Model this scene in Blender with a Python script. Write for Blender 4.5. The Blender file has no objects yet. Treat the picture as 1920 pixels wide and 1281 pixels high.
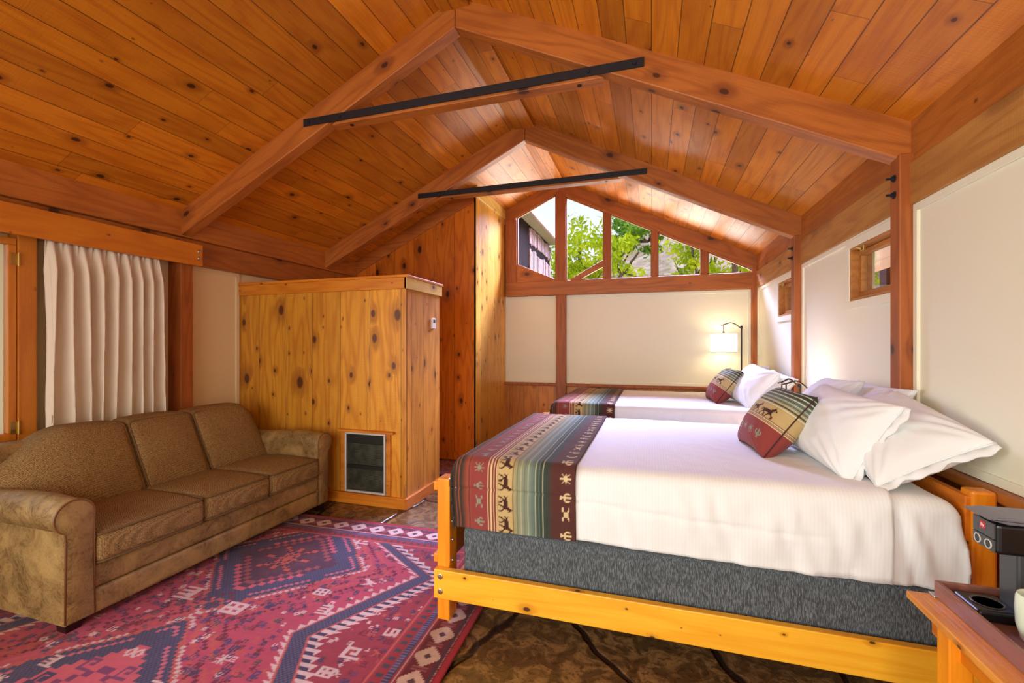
import bpy, bmesh, math, random
import numpy as np
from mathutils import Vector, Matrix, Euler
random.seed(7)
rng = np.random.default_rng(11)
scene = bpy.context.scene
COL = scene.collection
PI = math.pi

def S(r, g, b, a=1.0):
    f = lambda c: (c/255/12.92) if c/255 <= .04045 else ((c/255+.055)/1.055)**2.4
    return (f(r), f(g), f(b), a)

# ---------------------------------------------------------------- camera
cam = bpy.data.cameras.new('camera'); cam_o = bpy.data.objects.new('camera', cam); COL.objects.link(cam_o)
cam.sensor_width = 36.0; cam.sensor_fit = 'HORIZONTAL'
cam.lens = 838.0/1920*36.0
cam.shift_x = 0.0
cam.shift_y = (647.5-640.5)/1920
cam.clip_start = .02; cam.clip_end = 600
cam_o.location = (0, 0, 1.35)
cam_o.rotation_euler = (PI/2, 0, math.radians(17.33))
scene.camera = cam_o
# ---------------------------------------------------------------- world and lights
vs = scene.view_settings
vs.view_transform = 'Standard'; vs.look = 'None'; vs.gamma = 1.0; vs.use_curve_mapping = False
vs.exposure = 0.52
w = bpy.data.worlds.new('sky'); scene.world = w; w.use_nodes = True
nt = w.node_tree; nt.nodes.clear()
wo = nt.nodes.new('ShaderNodeOutputWorld'); wb = nt.nodes.new('ShaderNodeBackground')
tc = nt.nodes.new('ShaderNodeTexCoord'); sx = nt.nodes.new('ShaderNodeSeparateXYZ'); cr = nt.nodes.new('ShaderNodeValToRGB')
nt.links.new(tc.outputs['Generated'], sx.inputs[0]); nt.links.new(sx.outputs['Z'], cr.inputs[0]); nt.links.new(cr.outputs[0], wb.inputs[0]); nt.links.new(wb.outputs[0], wo.inputs[0])
cr.color_ramp.elements[0].position = 0.0; cr.color_ramp.elements[0].color = (1.0, 1.0, 1.0, 1)
cr.color_ramp.elements[1].position = .8; cr.color_ramp.elements[1].color = (.38, .58, 1.0, 1)
wb.inputs[1].default_value = .85

def lamp(kind, name, loc, energy, color, rot=None, aim=None, **kw):
    l = bpy.data.lights.new(name, kind); l.energy = energy; l.color = color
    for k, v in kw.items(): setattr(l, k, v)
    o = bpy.data.objects.new(name, l); COL.objects.link(o); o.location = loc
    if aim is not None: o.rotation_euler = (Vector(aim)-Vector(loc)).to_track_quat('-Z', 'Y').to_euler()
    elif rot: o.rotation_euler = rot
    return o
# sun outdoors; two area lamps added outside the gable to boost daylight through it
lamp('SUN', 'sun', (12, -8, 20), 2.0, (1.0, .95, .86), aim=(0, 0, 0), angle=math.radians(1))
lamp('AREA', 'gable_sky_fill', (.2, 9.3, 5.75), 6400, (.53, .57, 1.0), aim=(.0, 5.9, 4.5), shape='RECTANGLE', size=7, size_y=1.9)  # added lamp standing in for bright sky
lamp('AREA', 'gable_bounce_fill', (-.2, 9.0, .6), 420, (1.0, .95, .86), aim=(-.3, 5.9, 1.6), shape='RECTANGLE', size=5, size_y=2.0)  # added lamp standing in for light thrown up by the ground
# unseen area lamp added behind the camera as soft fill; no window there
lamp('AREA', 'front_fill', (-1.3, -2.0, 1.35), 56, (1.0, .94, .86), aim=(-1.1, 3.5, .9), shape='RECTANGLE', size=3.8, size_y=2.2, spread=math.radians(130))
# warm point lamp added behind the camera as fill, without any fixture
lamp('POINT', 'warm_point_fill', (.5, -.9, 1.6), 22, (1.0, .86, .68), shadow_soft_size=.3)

lamp('AREA', 'side_fill', (-3.5, -.7, 1.35), 32, (.95, 1.0, .93), aim=(1.2, 1.3, .9), shape='RECTANGLE', size=1.9, size_y=1.3, spread=math.radians(115))  # unseen area lamp added on the sofa side to brighten the bed wall

# ---------------------------------------------------------------- materials
class NT:
    def __init__(s, name):
        s.m = bpy.data.materials.new(name); s.m.use_nodes = True; s.t = s.m.node_tree; s.t.nodes.clear()
        s.out = s.n('ShaderNodeOutputMaterial'); s.b = s.n('ShaderNodeBsdfPrincipled'); s.l(s.b.outputs[0], s.out.inputs[0])
    def n(s, k, **kw):
        x = s.t.nodes.new(k)
        for a, v in kw.items(): setattr(x, a, v)
        return x
    def l(s, a, b): s.t.links.new(a, b)
    def set(s, node, i, v):
        if hasattr(v, 'is_linked') or hasattr(v, 'links'): s.l(v, node.inputs[i])
        else: node.inputs[i].default_value = v
    def math(s, op, a, b=None, c=None, clamp=False):
        x = s.n('ShaderNodeMath', operation=op); x.use_clamp = clamp
        s.set(x, 0, a)
        if b is not None: s.set(x, 1, b)
        if c is not None: s.set(x, 2, c)
        return x.outputs[0]
    def comb(s, x, y, z):
        c = s.n('ShaderNodeCombineXYZ'); s.set(c, 0, x); s.set(c, 1, y); s.set(c, 2, z); return c.outputs[0]
    def noise(s, vec, scale, detail=2.0, rough=.5, dist=0.0):
        x = s.n('ShaderNodeTexNoise'); s.l(vec, x.inputs['Vector']); x.inputs['Scale'].default_value = scale
        x.inputs['Detail'].default_value = detail; x.inputs['Roughness'].default_value = rough; x.inputs['Distortion'].default_value = dist
        return x.outputs[0]
    def mix(s, fac, a, b, mode='MIX'):
        x = s.n('ShaderNodeMix', data_type='RGBA', blend_type=mode)
        s.set(x, 0, fac); s.set(x, 6, a); s.set(x, 7, b); return x.outputs[2]
    def maprange(s, v, a, b, c=0.0, d=1.0, smooth=True):
        x = s.n('ShaderNodeMapRange'); x.interpolation_type = 'SMOOTHSTEP' if smooth else 'LINEAR'
        s.set(x, 0, v); s.set(x, 1, a); s.set(x, 2, b); s.set(x, 3, c); s.set(x, 4, d); return x.outputs[0]
    def bump(s, h, strength, dist=.01, prev=None):
        x = s.n('ShaderNodeBump'); x.inputs['Strength'].default_value = strength; x.inputs['Distance'].default_value = dist
        s.l(h, x.inputs['Height'])
        if prev is not None: s.l(prev, x.inputs['Normal'])
        return x.outputs[0]
    def coord(s, kind='Object'):
        return s.n('ShaderNodeTexCoord').outputs[kind]
    def rough(s, r, spec=.5):
        s.set(s.b, 'Roughness', r); s.b.inputs['Specular IOR Level'].default_value = spec

def wood(name, c1, c2, knot=S(70, 28, 12), grain=1, plank=None, butt=None, rough=.38, ks=5.0, kr=.10, saw=.25, var=.35, spec=.5, adj=(1.03, 1.08, .58)):
    """plank=(axis,width,offset). grain = axis the fibres run along."""
    c1 = (c1[0]*adj[0], c1[1]*adj[1], c1[2]*adj[2], 1); c2 = (c2[0]*adj[0], c2[1]*adj[1], c2[2]*adj[2], 1)
    t = NT(name); sep = t.n('ShaderNodeSeparateXYZ'); t.l(t.coord(), sep.inputs[0])
    ax = [sep.outputs[i] for i in range(3)]
    oi = t.n('ShaderNodeObjectInfo').outputs['Random']
    g = t.math('ADD', ax[grain], t.math('MULTIPLY', oi, 31.0)) if not (plank and butt) else ax[grain]; others = [i for i in range(3) if i != grain]
    pa = plank[0] if plank else others[0]
    a = ax[pa]; nn = ax[[i for i in others if i != pa][0]]
    bright = None; gapm = None
    if plank:
        q = t.math('DIVIDE', t.math('ADD', a, plank[2]+50*plank[1]), plank[1])
        idx = t.math('FLOOR', q); fr = t.math('FRACT', q)
        wn = t.n('ShaderNodeTexWhiteNoise', noise_dimensions='1D'); t.l(idx, wn.inputs['W'])
        rnd = wn.outputs['Value']
        gapm = t.math('GREATER_THAN', t.math('ABSOLUTE', t.math('SUBTRACT', fr, .5)), .5-.0022/plank[1])
        g2 = t.math('ADD', g, t.math('MULTIPLY', rnd, 23.0))
        if butt:
            q2 = t.math('DIVIDE', g2, butt); idx2 = t.math('FLOOR', q2); fr2 = t.math('FRACT', q2)
            wn2 = t.n('ShaderNodeTexWhiteNoise', noise_dimensions='2D'); t.l(t.comb(idx, idx2, 0.0), wn2.inputs['Vector'])
            rnd2 = wn2.outputs['Value']
            gapm = t.math('MAXIMUM', gapm, t.math('LESS_THAN', fr2, .0015/butt*1.5))
            g2 = t.math('ADD', g2, t.math('MULTIPLY', rnd2, 5.0)); rnd = rnd2
        bright = rnd
    else:
        g2 = g
    v1 = t.comb(t.math('MULTIPLY', a, 7.0), t.math('MULTIPLY', g2, .8), t.math('MULTIPLY', nn, 7.0))
    if bright is not None:
        va = t.n('ShaderNodeVectorMath', operation='ADD'); t.l(v1, va.inputs[0]); t.l(t.comb(bright, bright, t.math('MULTIPLY', bright, 9.0)), va.inputs[1]); v1 = va.outputs[0]
    n1 = t.noise(v1, 1.0, 1.0)
    # knots
    kv = t.comb(t.math('MULTIPLY', a if plank else t.math('ADD', a, nn), ks), t.math('MULTIPLY', g2, ks*.62), 0.0)
    vo = t.n('ShaderNodeTexVoronoi', voronoi_dimensions='2D'); t.l(kv, vo.inputs['Vector']); vo.inputs['Scale'].default_value = 1.0
    d = vo.outputs['Distance']; cs = t.n('ShaderNodeSeparateColor'); t.l(vo.outputs['Color'], cs.inputs[0])
    r = t.math('MULTIPLY', t.math('POWER', cs.outputs[0], 2.4), kr); r = t.math('ADD', r, kr*.10)
    kd = t.math('DIVIDE', t.math('ADD', d, t.math('MULTIPLY', t.math('SUBTRACT', t.noise(kv, 9.0), .5), .03)), r)
    km = t.maprange(kd, 1.0, .55)
    halo = t.maprange(kd, 3.2, .9, 0.0, .55)
    ring = t.math('SINE', t.math('ADD', t.math('MULTIPLY', n1, 42.0), t.math('MULTIPLY', halo, 6.0)))
    ring = t.math('MULTIPLY_ADD', ring, .5, .5); ring = t.math('POWER', ring, 2.0)
    fine = t.noise(t.comb(t.math('MULTIPLY', a, 110.0), t.math('MULTIPLY', g2, 5.0), t.math('MULTIPLY', nn, 110.0)), 1.0, 2.0)
    mot = t.noise(t.comb(t.math('MULTIPLY', a, 5.0), t.math('MULTIPLY', g2, 2.0), t.math('MULTIPLY', nn, 5.0)), 1.0, 3.0)
    f = t.math('ADD', t.math('MULTIPLY', ring, .42), t.math('MULTIPLY', t.math('SUBTRACT', fine, .3), .75), clamp=True)
    col = t.mix(f, c1, c2)
    col = t.mix(t.math('MULTIPLY', t.maprange(mot, .45, .75), .45), col, c2)
    col = t.mix(halo, col, tuple(.5*(c2[i]+knot[i]) for i in range(3))+(1,))
    col = t.mix(t.math('MULTIPLY', km, .93), col, knot)
    if bright is not None:
        b = t.math('MULTIPLY_ADD', bright, var, 1-var*.5)
        col = t.mix(1.0, col, t.comb(b, b, b), 'MULTIPLY')
        col = t.mix(t.math('MULTIPLY', gapm, .75), col, (.02, .008, .003, 1))
    if not plank:
        ob = t.math('MULTIPLY_ADD', oi, .22, .88); col = t.mix(1.0, col, t.comb(ob, ob, ob), 'MULTIPLY')
    t.set(t.b, 'Base Color', col)
    rr = t.math('ADD', t.math('MULTIPLY', fine, .2), rough-.1); t.rough(rr, spec)
    sawn = t.noise(t.comb(t.math('MULTIPLY', a, 9.0), t.math('MULTIPLY', g2, 170.0), t.math('MULTIPLY', nn, 9.0)), 1.0, 1.0)
    h = t.math('ADD', t.math('MULTIPLY', fine, .5), t.math('MULTIPLY', sawn, saw))
    nb = t.bump(h, .35, .004)
    if gapm is not None: nb = t.bump(t.math('SUBTRACT', 1.0, gapm), .8, .004, nb)
    t.l(nb, t.b.inputs['Normal'])
    return t.m

def plain(name, c, rough=.5, metal=0.0, spec=.5, noise_amt=0.0, nscale=8.0, bump=0.0, bscale=60.0, c2=None, coat=0.0):
    t = NT(name)
    if noise_amt > 0 or c2:
        n = t.noise(t.coord(), nscale, 4.0)
        cc = c2 or tuple(x*.7 for x in c[:3])+(1,)
        t.set(t.b, 'Base Color', t.mix(t.math('MULTIPLY', t.maprange(n, .35, .7), noise_amt or 1.0), c, cc))
    else: t.b.inputs['Base Color'].default_value = c
    t.rough(rough, spec); t.b.inputs['Metallic'].default_value = metal
    if coat: t.b.inputs['Coat Weight'].default_value = coat
    if bump:
        t.l(t.bump(t.noise(t.coord(), bscale, 3.0), bump, .005), t.b.inputs['Normal'])
    return t.m

M = {}
M['ceiling'] = wood('ceiling_boards', S(208, 126, 40), S(172, 88, 20), S(64, 26, 10), grain=1, plank=(0, .135, 0), butt=1.9, rough=.42, ks=4.6, kr=.085, saw=.5, var=.46, spec=.38)
M['beam'] = wood('beam_timber', S(186, 108, 60), S(140, 70, 36), S(66, 28, 14), grain=0, rough=.45, ks=2.3, kr=.07, saw=.5)
M['beam_y'] = wood('plate_timber', S(188, 112, 60), S(144, 76, 38), S(66, 28, 14), grain=1, rough=.45, ks=2.3, kr=.09, saw=.5)
M['post'] = wood('post_timber', S(176, 96, 54), S(132, 64, 34), S(60, 26, 14), grain=2, rough=.5, ks=2.6, kr=.06, saw=.4)
M['valance'] = wood('valance_board', S(206, 124, 36), S(176, 92, 20), S(66, 28, 12), grain=1, rough=.5, ks=4.0, kr=.08)
M['part_f'] = wood('golden_pine_boards', S(222, 156, 66), S(178, 102, 34), S(84, 40, 22), grain=2, plank=(0, .298, .186), rough=.40, ks=5.0, kr=.19, saw=.8, var=.34)
M['part_s'] = wood('golden_pine_side', S(212, 142, 72), S(166, 94, 40), S(84, 40, 22), grain=2, plank=(1, .215, .1), rough=.38, ks=5.0, kr=.18, saw=.6, var=.22)
M['tall_f'] = wood('red_pine_boards', S(214, 118, 40), S(166, 74, 18), S(56, 18, 10), grain=2, plank=(0, .27, .074), rough=.34, ks=5.2, kr=.17, saw=.1, var=.35)
M['tall_s_lit'] = wood('red_pine_side_lit', S(232, 176, 104), S(200, 132, 62), S(56, 18, 10), grain=2, plank=(1, .24, .02), rough=.30, ks=6.5, kr=.14, saw=.1, var=.3)  # paler than the closet face: window daylight put into the board colour
M['wains'] = wood('wainscot_boards', S(206, 130, 60), S(168, 90, 34), S(56, 20, 10), grain=2, plank=(0, .21, 0), rough=.4, ks=4.6, kr=.10, saw=.1, var=.4)
M['wains_y'] = wood('wainscot_boards_side', S(206, 130, 60), S(168, 90, 34), S(56, 20, 10), grain=2, plank=(1, .21, 0), rough=.4, ks=4.6, kr=.10, saw=.1, var=.4)
M['trim_x'] = wood('trim_pine', S(218, 136, 50), S(184, 96, 24), S(84, 36, 16), grain=0, rough=.4, ks=4.0, kr=.09)
M['trim_y'] = wood('trim_pine_side', S(232, 196, 140), S(206, 160, 104), S(84, 36, 16), grain=1, rough=.4, ks=4.0, kr=.09)
M['jamb'] = wood('jamb_wood', S(206, 126, 48), S(172, 92, 28), S(84, 36, 16), grain=2, rough=.4, ks=3.0, kr=.05)
M['plate_low'] = wood('weathered_plate', S(196, 140, 96), S(158, 98, 58), S(74, 44, 34), grain=1, rough=.6, ks=2.6, kr=.10, saw=.8)
M['sashw'] = wood('small_sash_wood', S(196, 130, 82), S(150, 88, 50), S(74, 44, 34), grain=1, rough=.45, ks=2.6, kr=.03)
M['trim_x2'] = wood('baseboard_pine', S(206, 120, 50), S(170, 86, 30), S(84, 36, 16), grain=1, rough=.3, ks=3.0, kr=.05)
M['rail'] = wood('bed_pine', S(250, 190, 52), S(236, 158, 28), S(70, 26, 8), grain=0, rough=.32, ks=7.0, kr=.085, saw=0, var=.1, adj=(1, 1, 1))
M['bedpost'] = wood('bed_post_pine', S(242, 150, 42), S(222, 120, 26), S(90, 34, 10), grain=2, rough=.3, ks=3, kr=.02, saw=0)
M['head'] = wood('headboard_pine', S(216, 122, 34), S(190, 92, 20), S(90, 34, 10), grain=1, rough=.3, ks=3, kr=.02, saw=0)
M['table'] = wood('table_wood', S(232, 158, 84), S(200, 120, 56), S(80, 34, 20), grain=1, rough=.28, ks=4, kr=.09, saw=0, adj=(1, 1, .62))
M['paint'] = plain('cream_paint', S(240, 240, 218), .62, noise_amt=.12, nscale=1.5, c2=S(236, 232, 206))
M['paint_l'] = plain('tan_paint', S(234, 216, 172), .6, noise_amt=.1, nscale=1.5, c2=S(220, 196, 156))
M['black'] = plain('black_steel', S(30, 32, 40), .5, spec=.4, noise_amt=.4, nscale=20)
M['bronze'] = plain('dark_bronze', S(46, 38, 36), .35, metal=.6)
M['chrome'] = plain('zinc', S(190, 190, 186), .28, metal=1.0)
M['brass'] = plain('brass', S(190, 160, 90), .35, metal=1.0)
M['alu'] = plain('brushed_aluminium', S(222, 226, 222), .4, metal=.4)
M['darkgrille'] = plain('dark_grille', S(46, 46, 38), .5, metal=.3, noise_amt=.8, nscale=9, c2=S(18, 18, 15))
M['linen'] = plain('curtain_linen', S(232, 222, 204), .9, spec=.1, noise_amt=.3, nscale=3, bump=.25, bscale=400, c2=S(222, 208, 186))
M['pillow'] = plain('white_cotton', S(232, 237, 240), .9, spec=.15, bump=.12, bscale=30)
M['plastic_w'] = plain('white_plastic', S(236, 232, 224), .4)
M['black_gloss'] = plain('black_plastic', S(14, 14, 16), .34, spec=.45)
M['grey_plastic'] = plain('grey_plastic', S(58, 62, 66), .35)
M['cup'] = plain('cup_glaze', S(222, 236, 214), .12, coat=.5)
M['red'] = plain('red_print', S(200, 22, 36), .5)
M['white'] = plain('white_print', S(245, 245, 245), .5)
M['tray'] = wood('tray_wood', S(150, 98, 82), S(116, 72, 60), S(50, 24, 20), grain=1, rough=.3, ks=3, kr=.02, saw=0, adj=(1, 1, 1))
M['sofafoot'] = plain('dark_foot', S(34, 16, 14), .3)
M['bark'] = plain('tree_bark', S(92, 74, 58), .9, noise_amt=.8, nscale=20, c2=S(50, 38, 30))

def sheet_mat():
    t = NT('white_sheet'); sep = t.n('ShaderNodeSeparateXYZ'); t.l(t.coord(), sep.inputs[0])
    st = t.math('MULTIPLY_ADD', t.math('SINE', t.math('MULTIPLY', sep.outputs[0], 2*PI/.013)), .5, .5)
    t.set(t.b, 'Base Color', t.mix(st, S(234, 238, 240), S(230, 234, 236)))
    t.rough(.75, .25); t.b.inputs['Sheen Weight'].default_value = .15
    t.l(t.bump(st, .06, .001, t.bump(t.noise(t.coord(), 9.0, 3.0), .25, .02)), t.b.inputs['Normal'])
    return t.m
M['sheet'] = sheet_mat()

def boxspring_mat():
    t = NT('heathered_grey_fabric'); sep = t.n('ShaderNodeSeparateXYZ'); t.l(t.coord(), sep.inputs[0])
    v = t.comb(t.math('MULTIPLY', sep.outputs[0], 420.0), t.math('MULTIPLY', sep.outputs[1], 420.0), t.math('MULTIPLY', sep.outputs[2], 52.0))
    n = t.noise(v, 1.0, 2.0, .6)
    t.set(t.b, 'Base Color', t.mix(t.maprange(n, .40, .70), S(66, 70, 74), S(118, 128, 134)))
    t.rough(.95, .1); t.l(t.bump(n, .4, .002), t.b.inputs['Normal']); return t.m
M['boxspring'] = boxspring_mat()

def tweed_mat():
    t = NT('brown_tweed'); c = t.coord()
    v = t.n('ShaderNodeMapping'); t.l(c, v.inputs[0]); v.inputs['Rotation'].default_value = (.5, .6, .7)
    ck = t.n('ShaderNodeTexChecker'); t.l(v.outputs[0], ck.inputs[0]); ck.inputs['Scale'].default_value = 210
    n = t.noise(c, 170.0, 2.0, .7); big = t.noise(c, 4.0, 3.0)
    f = t.math('ADD', t.math('MULTIPLY', ck.outputs[1], .45), t.math('SUBTRACT', t.math('MULTIPLY', n, 2.0), .75), clamp=True)
    col = t.mix(f, S(82, 62, 36), S(188, 158, 104))
    col = t.mix(t.math('MULTIPLY', t.maprange(big, .4, .7), .25), col, S(120, 84, 52))
    t.set(t.b, 'Base Color', col)
    t.rough(.9, .15); t.l(t.bump(f, .5, .002), t.b.inputs['Normal']); return t.m
M['tweed'] = tweed_mat()
def leather_mat():
    t = NT('distressed_leather'); c = t.coord()
    n = t.noise(c, 5.0, 6.0, .65, .6); cr = t.noise(c, 13.0, 4.0, .6, 2.5); gr = t.noise(c, 220.0, 2.0)
    rid = t.math('SUBTRACT', 1.0, t.math('MULTIPLY', t.math('ABSOLUTE', t.math('SUBTRACT', cr, .5)), 9.0), clamp=True)
    col = t.mix(t.maprange(n, .36, .66), S(102, 76, 40), S(164, 134, 80))
    col = t.mix(t.math('MULTIPLY', rid, .35), col, S(176, 148, 94))
    t.set(t.b, 'Base Color', col)
    t.rough(t.math('MULTIPLY_ADD', n, .3, .28), .5)
    t.l(t.bump(gr, .12, .001, t.bump(rid, .3, .004)), t.b.inputs['Normal']); return t.m
M['leather'] = leather_mat()
M['welt'] = plain('tweed_welt', S(112, 88, 52), .8)
M['piping'] = plain('leather_piping', S(120, 80, 42), .5)
def floor_mat():
    t = NT('flagstone'); c = t.coord()
    nz = t.n('ShaderNodeTexNoise'); t.l(c, nz.inputs[0]); nz.inputs['Scale'].default_value = 1.5; nz.inputs['Detail'].default_value = 3
    va = t.n('ShaderNodeVectorMath', operation='MULTIPLY_ADD'); t.l(nz.outputs[1], va.inputs[0]); va.inputs[1].default_value = (.34, .34, 0); t.l(c, va.inputs[2])
    vo = t.n('ShaderNodeTexVoronoi', feature='DISTANCE_TO_EDGE'); t.l(va.outputs[0], vo.inputs[0]); vo.inputs['Scale'].default_value = 1.7
    vc = t.n('ShaderNodeTexVoronoi'); t.l(va.outputs[0], vc.inputs[0]); vc.inputs['Scale'].default_value = 1.7
    for x in (vo, vc): x.voronoi_dimensions = '2D'
    m = t.maprange(vo.outputs[0], .012, .035)
    n1 = t.noise(c, 9.0, 5.0, .6, 1.2); n2 = t.noise(c, 34.0, 4.0, .6, .8); cs = t.n('ShaderNodeSeparateColor'); t.l(vc.outputs['Color'], cs.inputs[0])
    col = t.mix(t.maprange(n1, .42, .60), S(88, 66, 38), S(150, 116, 72))
    col = t.mix(t.math('MULTIPLY', t.maprange(n2, .5, .62), .75), col, S(60, 42, 24))
    col = t.mix(t.math('MULTIPLY', cs.outputs[0], .4), col, S(104, 76, 52))
    col = t.mix(m, S(44, 34, 28), col)
    t.set(t.b, 'Base Color', col); t.rough(t.math('MULTIPLY_ADD', n2, .25, .12), .5)
    h = t.math('ADD', t.math('MULTIPLY', m, .6), t.math('MULTIPLY', n1, .35)); t.l(t.bump(h, .8, .02), t.b.inputs['Normal']); return t.m
M['floor'] = floor_mat()
def vcol_mat(name, rough=.95, bscale=500.0, mult=1.0, wv=.25):
    t = NT(name); a = t.n('ShaderNodeVertexColor'); a.layer_name = 'weave'
    n = t.noise(t.coord(), bscale, 2.0, .7)
    b = t.math('MULTIPLY_ADD', n, wv*2, (1-wv)*mult)
    t.set(t.b, 'Base Color', t.mix(1.0, a.outputs[0], t.comb(b, b, b), 'MULTIPLY'))
    t.rough(rough, .1); t.b.inputs['Sheen Weight'].default_value = .1
    t.l(t.bump(n, .4, .002), t.b.inputs['Normal']); return t.m
M['rug'] = vcol_mat('woven_rug'); M['blanket'] = vcol_mat('woven_blanket')
def glass_mat():
    t = NT('window_glass'); t.t.nodes.remove(t.b)
    tr = t.n('ShaderNodeBsdfTransparent'); gl = t.n('ShaderNodeBsdfGlossy'); gl.inputs['Roughness'].default_value = .02
    lw = t.n('ShaderNodeLayerWeight'); lw.inputs[0].default_value = .25
    mx = t.n('ShaderNodeMixShader'); t.l(t.math('MULTIPLY', lw.outputs[0], .35), mx.inputs[0]); t.l(tr.outputs[0], mx.inputs[1]); t.l(gl.outputs[0], mx.inputs[2])
    t.l(mx.outputs[0], t.out.inputs[0]); return t.m
M['glass'] = glass_mat()
def shade_mat():
    t = NT('lit_lamp_shade'); t.b.inputs['Base Color'].default_value = S(250, 244, 232)
    t.b.inputs['Emission Color'].default_value = (1.0, .93, .84, 1); t.b.inputs['Emission Strength'].default_value = 1.15
    t.rough(.9, .1); return t.m
M['shade'] = shade_mat()
def leaf_mat(name, c1, c2, tr=.5):
    t = NT(name); oi = t.noise(t.coord(), 2.2, 3.0)
    col = t.mix(t.maprange(oi, .35, .65), c1, c2); t.set(t.b, 'Base Color', col); t.rough(.6, .2)
    ts = t.n('ShaderNodeBsdfTranslucent'); t.l(col, ts.inputs[0]); mx = t.n('ShaderNodeMixShader'); mx.inputs[0].default_value = tr
    t.l(t.b.outputs[0], mx.inputs[1]); t.l(ts.outputs[0], mx.inputs[2]); t.l(mx.outputs[0], t.out.inputs[0]); return t.m
M['leaf_y'] = leaf_mat('sunlit_leaves', S(216, 226, 50), S(160, 186, 30), .6)
M['leaf_g'] = leaf_mat('green_leaves', S(150, 190, 70), S(96, 146, 46), .5)
def hill_mat():
    t = NT('canyon_hillside'); c = t.coord(); n = t.noise(c, .16, 8.0, .65); n2 = t.noise(c, .9, 6.0, .7); n3 = t.noise(c, .05, 3.0)
    col = t.mix(t.maprange(n, .4, .62), S(232, 206, 188), S(196, 164, 148))
    col = t.mix(t.math('MULTIPLY', t.maprange(n2, .5, .62), .8), col, S(150, 160, 90))
    col = t.mix(t.math('MULTIPLY', t.maprange(n3, .52, .62), .6), col, S(120, 104, 112))
    t.set(t.b, 'Base Color', col); t.rough(1.0, 0.0); t.l(t.bump(n2, .8, 1.2), t.b.inputs['Normal']); return t.m
M['hill'] = hill_mat()
M['siding'] = plain('weathered_slabs', S(112, 92, 86), .95, spec=.05, noise_amt=.6, nscale=14, c2=S(78, 62, 56), bump=.4)
M['darkwood'] = plain('dark_exterior_wood', S(24, 17, 14), .95, spec=.03, noise_amt=.5, nscale=8)
M['soffit'] = plain('soffit_boards', S(86, 78, 58), .9, spec=.05, noise_amt=.3, nscale=5)
M['ground'] = plain('dry_ground', S(150, 130, 96), .95, noise_amt=.8, nscale=.8, c2=S(110, 120, 70))

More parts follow.
